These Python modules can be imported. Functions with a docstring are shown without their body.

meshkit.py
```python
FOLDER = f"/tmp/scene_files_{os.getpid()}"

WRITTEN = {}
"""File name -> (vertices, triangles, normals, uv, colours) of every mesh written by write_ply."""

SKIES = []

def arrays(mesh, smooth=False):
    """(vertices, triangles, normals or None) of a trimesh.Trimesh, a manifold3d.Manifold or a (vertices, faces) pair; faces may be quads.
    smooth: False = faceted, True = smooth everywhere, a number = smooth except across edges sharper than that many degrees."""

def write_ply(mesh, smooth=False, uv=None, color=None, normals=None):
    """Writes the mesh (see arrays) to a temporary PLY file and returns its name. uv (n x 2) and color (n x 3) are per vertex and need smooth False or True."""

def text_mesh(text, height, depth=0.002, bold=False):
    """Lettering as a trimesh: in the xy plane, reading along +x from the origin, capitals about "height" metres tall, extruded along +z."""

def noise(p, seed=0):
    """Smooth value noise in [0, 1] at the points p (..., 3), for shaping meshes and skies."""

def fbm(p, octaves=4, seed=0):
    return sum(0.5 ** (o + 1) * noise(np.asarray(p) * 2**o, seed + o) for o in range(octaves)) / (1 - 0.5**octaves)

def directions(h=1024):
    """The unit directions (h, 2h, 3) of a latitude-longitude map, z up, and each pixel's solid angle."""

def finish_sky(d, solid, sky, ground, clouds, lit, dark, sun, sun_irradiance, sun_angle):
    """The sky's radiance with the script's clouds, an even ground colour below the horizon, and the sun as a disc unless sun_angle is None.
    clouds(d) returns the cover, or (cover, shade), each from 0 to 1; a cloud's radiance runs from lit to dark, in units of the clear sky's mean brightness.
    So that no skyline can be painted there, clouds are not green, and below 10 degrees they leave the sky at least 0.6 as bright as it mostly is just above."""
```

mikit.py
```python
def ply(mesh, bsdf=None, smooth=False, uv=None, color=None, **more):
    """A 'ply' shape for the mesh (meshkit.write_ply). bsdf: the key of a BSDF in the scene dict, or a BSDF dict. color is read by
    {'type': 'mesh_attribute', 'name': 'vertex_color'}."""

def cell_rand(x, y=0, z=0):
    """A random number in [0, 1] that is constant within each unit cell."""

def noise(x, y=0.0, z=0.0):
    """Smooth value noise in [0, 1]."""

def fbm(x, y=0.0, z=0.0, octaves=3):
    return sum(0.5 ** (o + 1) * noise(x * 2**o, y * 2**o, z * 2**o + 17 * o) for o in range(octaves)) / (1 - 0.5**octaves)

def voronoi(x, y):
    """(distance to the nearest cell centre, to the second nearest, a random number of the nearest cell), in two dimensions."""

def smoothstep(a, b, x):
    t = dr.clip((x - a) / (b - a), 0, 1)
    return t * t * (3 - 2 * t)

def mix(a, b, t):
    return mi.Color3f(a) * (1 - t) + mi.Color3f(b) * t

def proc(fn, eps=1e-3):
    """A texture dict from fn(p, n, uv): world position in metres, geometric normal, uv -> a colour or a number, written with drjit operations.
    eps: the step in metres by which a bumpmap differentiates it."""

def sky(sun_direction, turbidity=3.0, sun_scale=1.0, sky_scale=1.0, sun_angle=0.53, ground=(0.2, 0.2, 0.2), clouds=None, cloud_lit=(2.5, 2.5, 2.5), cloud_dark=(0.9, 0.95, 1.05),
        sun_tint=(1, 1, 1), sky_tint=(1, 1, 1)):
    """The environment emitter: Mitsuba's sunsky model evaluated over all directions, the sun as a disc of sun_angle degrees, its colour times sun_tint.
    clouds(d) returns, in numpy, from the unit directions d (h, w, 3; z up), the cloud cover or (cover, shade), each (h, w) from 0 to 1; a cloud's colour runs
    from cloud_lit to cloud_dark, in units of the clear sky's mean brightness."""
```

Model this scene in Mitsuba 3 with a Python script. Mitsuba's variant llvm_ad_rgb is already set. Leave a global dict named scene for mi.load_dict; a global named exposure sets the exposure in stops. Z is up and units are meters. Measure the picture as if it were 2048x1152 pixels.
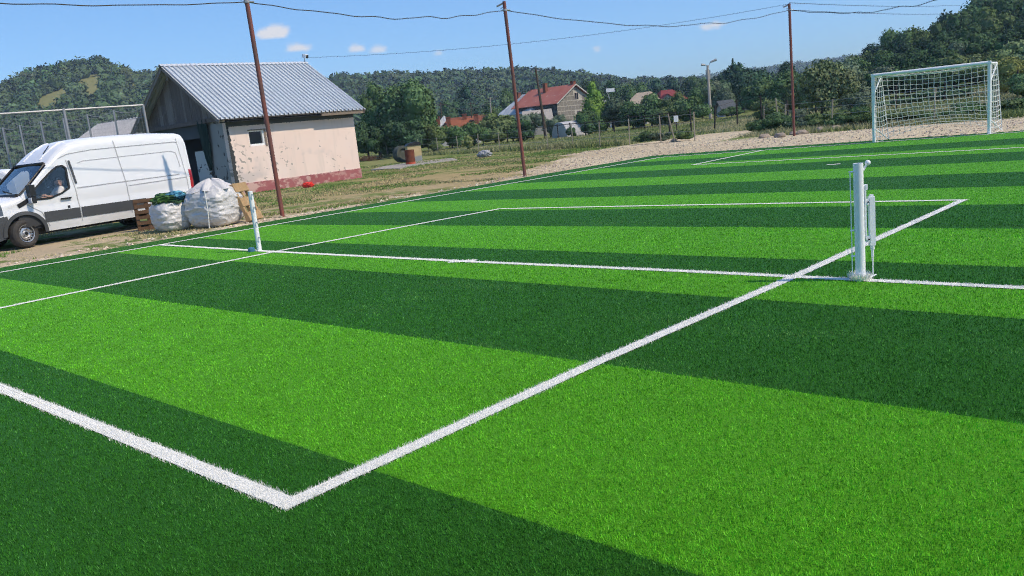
import math
import numpy as np
import trimesh
import shapely
import drjit as dr
import mitsuba as mi
import mikit
import meshkit

T = mi.ScalarTransform4f
scene, labels = {}, {}
CAM = np.array((12.424,-7.44,1.653))
scene['camera'] = {'type': 'perspective', 'fov': 63.0190, 'fov_axis': 'x', 'near_clip': 0.1, 'far_clip': 8000.0,
                   'to_world': T().look_at(origin=list(CAM), target=list((5.656,-0.324,-0.234)), up=list((-0.053812,0.207862,0.976677)))}
SUN = np.array([0.945, 0.315, 0.0]); SUN = SUN / np.linalg.norm(SUN) * math.cos(math.radians(47)); SUN[2] = math.sin(math.radians(47))
CLOUDS = [((-0.832,0.54,0.127),1.12,.46,0.85),((-0.822,0.558,0.109),1.0,.32,.8),((-0.785,0.611,0.103),.62,.30,.7),((-0.77,0.631,0.1),.52,.28,.65),
          ((-0.482,0.872,0.086),.85,.24,.75),((-0.725,0.682,0.09),.3,.2,.5),((-0.591,0.803,0.077),.28,.2,.45)]


def clouds(d):
    cover = np.zeros(d.shape[:2])
    n = meshkit.fbm(d * 95, 4, 3)
    for c, w, h, a in CLOUDS:
        c = np.array(c)
        e = np.array([-c[1], c[0], 0]); e /= np.linalg.norm(e)
        u = np.cross(c, e)
        x = np.degrees(d @ e) / w; y = np.degrees(d @ u) / h
        y = np.where(y < 0, y * 1.6, y)
        q = 1.1 - np.sqrt(x * x + y * y) + (n - .5) * 1.5
        cover = np.maximum(cover, np.where(d @ c > .9, a * np.clip(q * 2.2, 0, 1), 0))
    return cover, 0.25 * np.ones_like(cover)


scene['sky'] = mikit.sky(SUN, turbidity=3.0, clouds=clouds, cloud_lit=(2.5, 2.45, 2.5), cloud_dark=(1.3, 1.35, 1.5), sun_scale=1.0, sky_tint=(1.06, 1.42, 1.78), sun_tint=(.96, .99, 1.07))
exposure = 1.42
HAZE = .00023

# ------------------------------------------------------------------ materials
smooth_, mix_, nz, fbm = mikit.smoothstep, mikit.mix, mikit.noise, mikit.fbm


def two(b):
    return {'type': 'twosided', 'bsdf': b}


def rgb(c):
    return {'type': 'rgb', 'value': list(map(float, c))}


def diffuse(key, c):
    scene[key] = two({'type': 'diffuse', 'reflectance': c if isinstance(c, dict) else rgb(c)})


def princ(key, c, rough=.5, metal=0.0, spec=.5, coat=0.0):
    scene[key] = two({'type': 'principled', 'base_color': c if isinstance(c, dict) else rgb(c), 'roughness': rough, 'metallic': metal, 'specular': spec, 'clearcoat': coat})


VC = {'type': 'mesh_attribute', 'name': 'vertex_color'}
scene['m_fibre'] = two({'type': 'principled', 'base_color': VC, 'roughness': .55, 'specular': .06})
diffuse('m_leaf', VC)
diffuse('m_grass', VC)
diffuse('m_colour', VC)
princ('m_white_paint', (.80, .82, .83), .35)
princ('m_van_white', mikit.proc(lambda p, n, uv: mix_((.70, .725, .75), (.44, .445, .43), smooth_(1.1, .25, p.z) * .8 * fbm(p.x * 3, p.y * 3, p.z * 5))), .22, 0, .5, .6)  # dusty lower body, with shading and ground reflection painted in as grey
princ('m_dark_plastic', (.055, .06, .065), .5)
princ('m_black', (.012, .013, .014), .5)
princ('m_rubber', mikit.proc(lambda p, n, uv: mix_((.022, .022, .022), (.09, .08, .07), fbm(p.x * 9, p.y * 9, p.z * 9) * .6)), .8)
princ('m_steel', (.55, .56, .58), .35, .8)
princ('m_galvanised', mikit.proc(lambda p, n, uv: mix_((.42, .44, .46), (.30, .31, .32), fbm(p.x * 4, p.y * 4, p.z * 3))), .5, .35)
princ('m_pole_red', mikit.proc(lambda p, n, uv: mix_((.20, .058, .042), (.13, .062, .05), smooth_(.35, .75, fbm(p.x * 14, p.y * 14, p.z * 2.2, 4)))), .55)
princ('m_tail_red', (.35, .02, .03), .2, 0, .5, .5)
princ('m_lamp_glass', (.06, .075, .09), .1, 0, .6, .8)
scene['m_glass_tinted'] = {'type': 'thindielectric', 'int_ior': 1.5, 'specular_transmittance': rgb((.40, .45, .46))}
scene['m_glass'] = {'type': 'thindielectric', 'int_ior': 1.5}
princ('m_interior', (.035, .037, .04), .7)
princ('m_cable', (.045, .05, .06), .6)
princ('m_red_plastic', (.75, .05, .035), .35)
princ('m_blue_plastic', (.05, .16, .26), .4)


def pink(p, n, uv):
    # faded pink render: soft blotches, grey grime near the plinth, chips down to the grey base coat
    base = mix_((.79, .635, .56), (.83, .70, .63), fbm(p.y * 1.3, p.z * 1.3, p.x, 3))
    base = mix_(base, (.55, .50, .48), smooth_(.56, .72, fbm(p.y * 1.1 + 4, p.z * 1.4, 0, 4)) * smooth_(2.4, .6, p.z) * .75)
    base = mix_(base, (.66, .57, .51), smooth_(.55, .8, fbm(p.y * 6, p.z * .9, 2, 3)) * .4)
    d1, d2, r = mikit.voronoi(p.y * 2.6, p.z * 3.4)
    wob = (fbm(p.y * 22, p.z * 22, 5) - .5) * .22
    left = smooth_(15.5, 11.0, p.y)
    keep = dr.select(r < .12 + .45 * left * smooth_(2.6, 1.6, p.z), 1.0, 0.0)
    chip = smooth_(.02, -.02, d1 + wob * 1.5 - .05 - r * .25 * (.7 + left * .5)) * keep
    spall = smooth_(.66, .69, fbm(p.y * 6.5 + 2, p.z * 8.5 + p.y * 3, 7, 3) - .025) * smooth_(.45, .62, fbm(p.y * .9, p.z * .9 + 5, 1, 2) * .7 + left * .3) * smooth_(2.5, 1.5, p.z)
    chip = dr.maximum(chip, spall)
    return mix_(base, (.33, .30, .27), chip * .9)


diffuse('m_pink', mikit.proc(pink))
diffuse('m_plinth', mikit.proc(lambda p, n, uv: mix_(mix_((.32, .105, .115), (.40, .16, .16), fbm(p.y * 3, p.z * 5, 0)), (.56, .38, .34), smooth_(.42, .62, fbm(p.y * 4.5 + 9, p.z * 6, 3, 4)) * (.5 + .5 * smooth_(17, 12, p.y)))))
diffuse('m_wall_grey', mikit.proc(lambda p, n, uv: mix_(mix_((.40, .41, .40), (.30, .31, .31), fbm(p.x * 1.4, p.z * 1.1, p.y, 4)), (.10, .10, .10), smooth_(.70, .76, fbm(p.x * 5, p.z * 4, 3, 3)))))
diffuse('m_door_pale', mikit.proc(lambda p, n, uv: mix_((.62, .63, .60), (.09, .09, .09), smooth_(.69, .73, fbm(p.x * 6 + 3, p.z * 5, 3, 3)))))
diffuse('m_shed_dark', (.06, .065, .068))
diffuse('m_shed_blue', mikit.proc(lambda p, n, uv: mix_((.13, .145, .155), (.08, .09, .10), fbm(p.x * 2, p.z * 2, p.y * 2, 3))))
diffuse('m_drape', mikit.proc(lambda p, n, uv: mix_((.025, .045, .04), (.05, .08, .07), fbm(p.x * 6, p.z * 2, 0))))


def wood(c1, c2, s=1.0):
    return mikit.proc(lambda p, n, uv: mix_(c1, c2, fbm(p.x * 30 * s + p.y * 30 * s, p.z * 2.2 * s, p.y * 3, 4)))


diffuse('m_old_board', wood((.25, .215, .195), (.10, .088, .084)))
diffuse('m_old_board_pale', wood((.33, .29, .26), (.17, .15, .14)))
diffuse('m_fascia', wood((.30, .25, .20), (.16, .13, .11)))
diffuse('m_wood_new', mikit.proc(lambda p, n, uv: mix_((.46, .33, .19), (.34, .22, .115), fbm(p.x * 22, p.y * 22, p.z * 4, 4))))
diffuse('m_wood_dark', mikit.proc(lambda p, n, uv: mix_((.16, .10, .06), (.085, .055, .04), fbm(p.x * 18, p.y * 18, p.z * 4, 4))))
diffuse('m_post_wood', mikit.proc(lambda p, n, uv: mix_((.42, .38, .30), (.27, .24, .19), fbm(p.x * 9, p.y * 9, p.z * 3, 3))))
diffuse('m_post_dark', (.055, .05, .045))
princ('m_roof_metal', mikit.proc(lambda p, n, uv: mix_((.53, .58, .62), (.44, .49, .53), fbm(p.x * .9, p.y * .9, p.z * .5, 4))), .42, .1)
princ('m_roof_ridge', (.66, .69, .72), .4, .2)


def bagc(p, n, uv):
    w = .5 + .5 * dr.sin(p.z * 260) * dr.sin((p.x + p.y) * 190)
    return mix_(mix_((.61, .61, .615), (.50, .495, .49), fbm(p.x * 5, p.y * 5, p.z * 5, 4)), (.55, .53, .50), smooth_(.25, 0, p.z) * .6 + w * .05)


princ('m_bag', mikit.proc(bagc), .45)
princ('m_turf_scrap', mikit.proc(lambda p, n, uv: mix_((.02, .07, .028), (.07, .17, .03), smooth_(.45, .6, fbm(p.x * 4, p.y * 4, p.z * 5, 3)))), .7)
princ('m_blue_net', mikit.proc(lambda p, n, uv: mix_((.10, .34, .48), (.03, .13, .22), smooth_(.4, .6, fbm(p.x * 16, p.y * 16, p.z * 16, 2)))), .6)
diffuse('m_rust', mikit.proc(lambda p, n, uv: mix_(mix_((.20, .07, .04), (.12, .05, .035), fbm(p.x * 5, p.y * 5, p.z * 5, 4)), (.50, .10, .055), smooth_(.24, .14, p.z + .08 * fbm(p.x * 6, p.y * 6, 0)))))
diffuse('m_box_yellow', mikit.proc(lambda p, n, uv: mix_(mix_((.52, .40, .20), (.62, .50, .30), fbm(p.x * 4, p.y * 4, p.z * 4)), (.30, .32, .33), smooth_(.48, .36, p.z + .15 * fbm(p.x * 5, p.y * 5, 3)))))
diffuse('m_concrete', mikit.proc(lambda p, n, uv: mix_((.44, .41, .36), (.33, .31, .28), fbm(p.x * 1.7, p.y * 1.7, p.z * 1.7, 4))))
diffuse('m_concrete_green', mikit.proc(lambda p, n, uv: mix_((.07, .085, .075), (.13, .14, .12), fbm(p.x * 4, p.y * 4, p.z * 4, 4))))
diffuse('m_roof_red', mikit.proc(lambda p, n, uv: mix_(mix_((.34, .11, .09), (.43, .18, .145), fbm(p.x * .7, p.y * .7, p.z * .7, 4)), (.50, .33, .27), smooth_(.62, .78, fbm(p.x * 2.2, p.y * 2.2, p.z * 3, 4)) * .7)))
diffuse('m_roof_orange', mikit.proc(lambda p, n, uv: mix_((.34, .13, .075), (.24, .095, .06), fbm(p.x * 1.2, p.y * 1.2, p.z * 1.2, 4))))
princ('m_roof_pale', mikit.proc(lambda p, n, uv: mix_((.56, .59, .60), (.40, .42, .42), fbm(p.x * .6, p.y * .6, p.z * .9, 4))), .5, .1)
diffuse('m_roof_beige', mikit.proc(lambda p, n, uv: mix_((.50, .42, .32), (.40, .33, .25), fbm(p.x * .8, p.y * .8, p.z * .8, 3))))
diffuse('m_roof_maroon', (.21, .06, .065))
diffuse('m_roof_asbestos', mikit.proc(lambda p, n, uv: mix_((.50, .51, .53), (.36, .37, .39), fbm(p.x * 6, p.y * 6, p.z * 6, 4))))
diffuse('m_brick', (.22, .09, .06))
diffuse('m_block', mikit.proc(lambda p, n, uv: mix_((.27, .245, .21), (.20, .185, .165), fbm(p.x * 2, p.y * 2, p.z * 2, 3))))
diffuse('m_mortar', (.47, .44, .38))
diffuse('m_wall_pale', (.50, .48, .44))
diffuse('m_wall_shed', (.35, .35, .34))
diffuse('m_window_dark', (.02, .023, .028))
diffuse('m_bark', mikit.proc(lambda p, n, uv: mix_((.11, .09, .07), (.055, .045, .036), fbm(p.x * 6, p.y * 6, p.z * 2, 3))))
diffuse('m_skin', (.46, .27, .19))
diffuse('m_hair', (.015, .012, .01))
diffuse('m_shirt', mikit.proc(lambda p, n, uv: mix_((.80, .77, .74), (.70, .66, .63), fbm(p.x * 14, p.y * 14, p.z * 14))))
diffuse('m_trousers', (.04, .045, .06))
diffuse('m_stone', VC)
princ('m_rope', (.72, .74, .70), .7)


# ------------------------------------------------------------------ mesh helpers
class MB:
    def __init__(s):
        s.v, s.f, s.c, s.n = [], [], [], 0

    def add(s, v, f, col=None):
        v = np.asarray(v, float); f = np.asarray(f, int)
        if f.shape[1] == 4:
            f = np.vstack([f[:, [0, 1, 2]], f[:, [0, 2, 3]]])
        s.v.append(v); s.f.append(f + s.n); s.n += len(v)
        if col is not None:
            col = np.asarray(col, float)
            s.c.append(np.broadcast_to(col, (len(v), 3)))
        return s

    def mesh(s, m=None):
        v = np.vstack(s.v)
        if m is not None:
            v = v @ m[:3, :3].T + m[:3, 3]
        return v, np.vstack(s.f)

    def col(s):
        return np.vstack(s.c) if s.c else None

    def box(s, lo, hi, m=None, col=None):
        lo, hi = np.array(lo, float), np.array(hi, float)
        v = np.array([[x, y, z] for x in (lo[0], hi[0]) for y in (lo[1], hi[1]) for z in (lo[2], hi[2])])
        if m is not None:
            v = v @ m[:3, :3].T + m[:3, 3]
        return s.add(v, [[0, 1, 3, 2], [4, 6, 7, 5], [0, 4, 5, 1], [2, 3, 7, 6], [0, 2, 6, 4], [1, 5, 7, 3]], col)

    def tube(s, pts, r, sides=8, cap=True, col=None):
        p = np.asarray(pts, float)
        t = np.gradient(p, axis=0); t /= np.linalg.norm(t, axis=1, keepdims=True) + 1e-12
        a = np.cross(t, np.where(np.abs(t[:, 2:]) < .9, [0, 0, 1.0], [1.0, 0, 0])); a /= np.linalg.norm(a, axis=1, keepdims=True) + 1e-12
        b, g = np.cross(t, a), np.arange(sides) * 2 * np.pi / sides
        v = p[:, None] + np.broadcast_to(r, (len(p),))[:, None, None] * (np.cos(g)[None, :, None] * a[:, None] + np.sin(g)[None, :, None] * b[:, None])
        i, j = np.meshgrid(np.arange(len(p) - 1), np.arange(sides), indexing='ij')
        q = np.stack([i * sides + j, i * sides + (j + 1) % sides, (i + 1) * sides + (j + 1) % sides, (i + 1) * sides + j], -1).reshape(-1, 4)
        f = np.vstack([q[:, [0, 1, 2]], q[:, [0, 2, 3]]]); v = v.reshape(-1, 3)
        if cap:
            k = np.arange(1, sides - 1); e = (len(p) - 1) * sides
            f = np.vstack([f, np.stack([k * 0, k + 1, k], 1), np.stack([k * 0 + e, k + e, k + 1 + e], 1)])
        return s.add(v, f, col)

    def lathe(s, prof, n=24, m=None, col=None):
        p = np.asarray(prof, float); g = np.arange(n) * 2 * np.pi / n
        v = np.stack([p[:, 0][:, None] * np.cos(g), p[:, 0][:, None] * np.sin(g), np.repeat(p[:, 1][:, None], n, 1)], -1).reshape(-1, 3)
        i, j = np.meshgrid(np.arange(len(p) - 1), np.arange(n), indexing='ij')
        q = np.stack([i * n + j, i * n + (j + 1) % n, (i + 1) * n + (j + 1) % n, (i + 1) * n + j], -1).reshape(-1, 4)
        if m is not None:
            v = v @ m[:3, :3].T + m[:3, 3]
        return s.add(v, q, col)

    def prism(s, poly, z0, z1, m=None, col=None):
        t = trimesh.creation.extrude_polygon(poly if hasattr(poly, 'exterior') else shapely.Polygon(poly), z1 - z0, engine='earcut')
        v = np.array(t.vertices) + [0, 0, z0]
        if m is not None:
            v = v @ m[:3, :3].T + m[:3, 3]
        return s.add(v, np.array(t.faces), col)

    def ball(s, c, r, sub=2, m=None, col=None):
        t = trimesh.creation.icosphere(subdivisions=sub)
        return s.add(np.array(t.vertices) * r + np.asarray(c, float), np.array(t.faces), col)


def frame(o, ex, ey=None, ez=(0, 0, 1)):
    """4x4 with origin o, x along ex, z along ez (y made from them)."""
    ex = np.array(ex, float); ex /= np.linalg.norm(ex)
    ez = np.array(ez, float); ez = ez - ex * (ez @ ex); ez /= np.linalg.norm(ez)
    m = np.eye(4); m[:3, 0] = ex; m[:3, 1] = np.cross(ez, ex); m[:3, 2] = ez; m[:3, 3] = o
    return m


def rotz(a, o=(0, 0, 0)):
    m = np.eye(4); m[:2, :2] = [[math.cos(a), -math.sin(a)], [math.sin(a), math.cos(a)]]; m[:3, 3] = o
    return m


def numbered(name):
    if name not in used:
        used.add(name); return name
    k = 1
    while f'{name}_{k:03d}' in used:
        k += 1
    used.add(f'{name}_{k:03d}')
    return f'{name}_{k:03d}'


used = set()


def thing(name, label=None, cat=None, group=None, kind=None):
    key = numbered(name)
    d = {}
    if label: d['label'] = label
    if cat: d['category'] = cat
    if group: d['group'] = group
    if kind: d['kind'] = kind
    labels[key] = d
    return key


def part(parent, name, mb, bsdf, smooth=False, m=None, label=None, kind=None):
    key = numbered(parent + '__' + name) if parent else name
    if isinstance(mb, MB):
        mesh, col = mb.mesh(m), mb.col()
    else:
        mesh, col = mb, None
    scene[key] = mikit.ply(mesh, bsdf, smooth=smooth, color=col)
    if label or kind:
        labels[key] = {k: v for k, v in (('label', label), ('kind', kind)) if v}
    return key


def solo(name, mb, bsdf, label=None, cat=None, group=None, kind=None, smooth=False, m=None, color=None):
    key = thing(name, label, cat, group, kind)
    mesh, col = (mb.mesh(m), mb.col()) if isinstance(mb, MB) else (mb, color)
    scene[key] = mikit.ply(mesh, bsdf, smooth=smooth, color=col)
    return key


def lathe_x(axis_from, axis_to):
    """frame whose z runs from one point to the other."""
    a, b = np.array(axis_from, float), np.array(axis_to, float)
    z = (b - a) / np.linalg.norm(b - a)
    x = np.cross([0, 0, 1.0] if abs(z[2]) < .9 else [1.0, 0, 0], z); x /= np.linalg.norm(x)
    m = np.eye(4); m[:3, 0] = x; m[:3, 1] = np.cross(z, x); m[:3, 2] = z; m[:3, 3] = a
    return m


# ------------------------------------------------------------------ terrain
def sstep(a, b, x):
    t = np.clip((x - a) / (b - a), 0, 1)
    return t * t * (3 - 2 * t)


def terrain(x, y):
    """height of the ground: level round the pitch, a wooded slope up to the right, rolling hills far behind"""
    x, y = np.asarray(x, float), np.asarray(y, float)
    hill = 26 * np.exp(-((x - 52) / 48) ** 2 - ((y - 155) / 62) ** 2) * sstep(36, 85, y + .25 * x)
    r = np.hypot(x - CAM[0], y - CAM[1]); b = np.degrees(np.arctan2(x - CAM[0], y - CAM[1]))
    mid = np.interp(b, [-76, -60, -54.5, -53, -49.6, -46.4, -43.1, -41.1, -38.4, -37.1, -34.8, -32.5, -29.9, -28.3, -20], [40, 46, 47, 47, 44, 42.5, 40, 38.5, 34, 30, 24, 21, 17.5, 15.6, 9]) * sstep(300, 640, r)
    left = np.interp(b, [-100, -80, -73.1, -72.1, -71.2, -69.9, -68.8, -68, -67.6, -67.1, -66.4, -65.4, -64.7, -62, -58, -54], [40, 58, 64, 66, 68.5, 70.5, 72, 71, 73.5, 69, 64.5, 61.5, 61.5, 58, 40, 10]) * sstep(290, 560, r)
    far = np.interp(b, [-60, -48, -42, -36, -30, -26, -22, -18, -10], [20, 30, 44, 52, 58, 62, 64, 66, 70]) * sstep(900, 1700, r)
    turn = np.cos(np.radians(b + 43.6)); mid, left, far = np.maximum(mid * turn - 5.5 * sstep(300, 640, r), 0), np.maximum(left * turn - 8.5 * sstep(290, 560, r), 0), far - 14 * sstep(900, 1700, r)
    low = -.02 + .12 * (meshkit.noise(np.stack([x * .25, y * .25, x * 0], -1)) - .5) * sstep(-8, -14, x - np.clip((y - 20) * 8, 0, 60))
    return hill + np.maximum(np.maximum(mid, left), far) + low


def gravel_np(x, y):
    """above 0 where the ground is gravel (metres inside)"""
    a = np.minimum(np.minimum((x + 8 + (y - 15) * .55) * .88, y - 9 + .9 * (x + 8)), 29.2 - y)
    a = np.maximum(a, np.minimum(np.minimum(x + 15 , 7.3 - (x + 14.8)), np.minimum(y - 25, 41 - y)))
    b = np.minimum(np.minimum(x + 7, 30 - y + .06 * x), y - 15)
    c = np.minimum(np.minimum(-5.6 - x, x + 6.5), 18 - y)
    return np.maximum(np.maximum(a, b), c)


def ground_col(p, n, uv):
    x, y = p.x, p.y
    big = fbm(x * .16, y * .16, 0, 3); med = fbm(x * .7 + 3, y * .7, 0, 3); fine = fbm(x * 5, y * 5, 3, 3); grit = nz(x * 17, y * 17, 1)
    mn, mx = dr.minimum, dr.maximum
    a = mn(mn((x + 8 + (y - 15) * .55) * .88, y - 9 + .9 * (x + 8)), 29.2 - y)
    a = mx(a, mn(mn(x + 15, 7.3 - (x + 14.8)), mn(y - 25, 41 - y)))
    b = mn(mn(x + 7, 30 - y + .06 * x), y - 15)
    c = mn(mn(-5.6 - x, x + 6.5), 18 - y)
    tr = mn(mn(y - 33.5 + .22 * (x + 9), 36.2 - y - .22 * (x + 9)), -9 - x) 
    g = mx(mx(mx(a, b), c), mn(tr, x + 21))
    gm = smooth_(-.5, .7, g + (med - .5) * 2.2 + (fine - .5) * 1.2)
    stone = mix_((.55, .465, .31), (.69, .61, .455), fine)
    stone = mix_(stone, (.30, .245, .185), smooth_(.58, .8, grit) * .6)
    stone = mix_(stone, (.38, .30, .20), smooth_(.5, .7, big) * .35)
    green = mix_((.12, .175, .05), (.18, .23, .08), fine)
    dry = mix_((.44, .355, .195), (.32, .26, .135), fine)
    dirt = mix_((.50, .415, .285), (.40, .325, .215), med)
    near = smooth_(-26, -10, x) * smooth_(30, 16, y)
    dryness = smooth_(.42, .6, med * .55 + big * .45 + near * .10 - .0)
    col = mix_(green, dry, dryness * (.35 + .65 * near))
    bare = smooth_(-11.5, -8, x) * smooth_(19, 9, y) * smooth_(.36, .62, fine * .5 + med * .5)
    col = mix_(col, dirt, bare * .85)
    under = smooth_(-14, -11, x) * smooth_(7, 4.5, y)
    col = mix_(col, dirt, under * smooth_(.38, .5, fine * .4 + med * .6))
    far = smooth_(90, 200, dr.sqrt(x * x + y * y))
    wood_ = mix_((.022, .042, .016), (.035, .06, .02), big)
    meadow = mix_((.17, .20, .075), (.24, .235, .11), fbm(x * .03, y * .03, 0))
    mead = smooth_(-150, -230, x) * smooth_(300, 250, y)
    col = mix_(mix_(col, stone, gm), mix_(wood_, meadow, mead), far)
    hillf = smooth_(42, 58, y + .25 * x) * smooth_(-30, -5, x)
    return mix_(col, mix_(mix_((.17, .185, .06), (.22, .20, .085), big), (.05, .075, .02), smooth_(56, 68, y + .2 * x)), hillf * (1 - far))


scene['m_ground'] = two({'type': 'bumpmap', 'nested_texture': mikit.proc(lambda p, n, uv: fbm(p.x * 6, p.y * 6, 0, 4) + .5 * nz(p.x * 25, p.y * 25), 4e-3), 'scale': .05,
                         'bsdf': {'type': 'diffuse', 'reflectance': mikit.proc(ground_col)}})


def polar_ground():
    rr = np.concatenate([np.linspace(.5, 60, 150), np.geomspace(60.8, 2600, 190)])
    bb = np.radians(np.concatenate([np.linspace(-110, 20, 300), np.linspace(26, 244, 40)]))
    R, Bq = np.meshgrid(rr, bb, indexing='ij')
    x, y = CAM[0] + R * np.sin(Bq), CAM[1] + R * np.cos(Bq)
    v = np.stack([x, y, terrain(x, y)], -1).reshape(-1, 3)
    n = len(bb); i, j = np.meshgrid(np.arange(len(rr) - 1), np.arange(n), indexing='ij')
    q = np.stack([i * n + j, i * n + (j + 1) % n, (i + 1) * n + (j + 1) % n, (i + 1) * n + j], -1).reshape(-1, 4)[:, ::-1]
    v = np.vstack([v, [[CAM[0], CAM[1], -.02]]]); k = np.arange(n)
    f = np.vstack([q[:, [0, 1, 2]], q[:, [0, 2, 3]], np.stack([k * 0 + len(v) - 1, (k + 1) % n, k], 1)])
    return v, f


solo('ground', polar_ground(), 'm_ground', kind='structure', smooth=True)

# ------------------------------------------------------------------ artificial turf, its strips and white lines
EDGE = shapely.Polygon([(-5.85, -22), (-5.8, 3.6), (-5.75, 9), (-5.85, 14), (-5.65, 20.2), (-1.3, 20.84), (6.6, 21.1), (14.6, 21.6), (14.6, -22)])
TOUCH = [(-4.72, -22), (-4.85, -2.78), (-4.74, .18), (-4.76, 6.73), (-4.56, 14.2), (-4.5, 18.9)]
GOAL = [(-4.5, 18.9), (-.54, 19.35), (2.76, 19.86), (5.84, 20.36), (6.8, 20.45), (13.4, 20.9)]
INNER = shapely.Polygon(TOUCH + GOAL[1:] + [(13.4, -22)])
CUTS = [(-11.2, 0), (-9.15, 0), (-7.1, 0), (-5.07, .0013), (-3.067, .0007), (-.83, -.018), (.03, -.008), (.935, -.0154), (2.915, -.0036), (4.889, .0003), (6.85, .0072), (8.98, .011), (11.0, .03), (13.2, .03), (15.2, .05), (17.25, .08), (30, .1)]
rngt = np.random.default_rng(11)
W = .1
LINES = [('touchline', TOUCH), ('goal_line', GOAL), ('court_sideline', [(9.0, -5.58), (8.98, -3.0), (9.05, 0), (9.08, 5.42)]), ('court_sideline', [(.06, -5.5), (-.08, -2.1), (-.07, .06), (.08, 2.7), (.34, 5.15)]),
         ('court_baseline', [(.0, -5.56), (4.8, -5.57), (8.95, -5.53)]), ('court_baseline', [(.34, 5.15), (4, 5.27), (9.08, 5.37)]), ('centre_line', [(-4.7, .19), (-.08, .02), (4.5, -.05), (7.84, -.03), (9.06, -.05), (13.4, -.1)]),
         ('penalty_line', [(-.72, 19.35), (-.55, 14.45), (7.95, 14.51), (9.7, 14.6), (9.6, 20.6)]), ('penalty_mark', [(4.35, 12.26), (4.62, 12.38)]), ('centre_mark', [(4.38, -.12), (4.72, .04)])]


def tri_poly(g):
    out = []
    for q in getattr(g, 'geoms', [g]):
        if q.is_empty or q.geom_type != 'Polygon': continue
        v, f = trimesh.creation.triangulate_polygon(q, engine='earcut'); out.append((np.asarray(v), np.asarray(f)))
    return out


line_polys = [(n, shapely.LineString(p).buffer(W / 2 if n not in ('penalty_mark', 'centre_mark') else .07, cap_style='flat', join_style='mitre')) for n, p in LINES]
# fibre positions: density falls with the square of the distance, fibres get wider with it
NF = 900000
fr_ = np.exp(rngt.uniform(math.log(2.3), math.log(37), NF)); fb_ = np.radians(rngt.uniform(-79, -6, NF))
FX, FY = CAM[0] + fr_ * np.sin(fb_), CAM[1] + fr_ * np.cos(fb_)
ok = shapely.contains_xy(EDGE, FX, FY); FX, FY, fr_ = FX[ok], FY[ok], fr_[ok]


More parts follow.
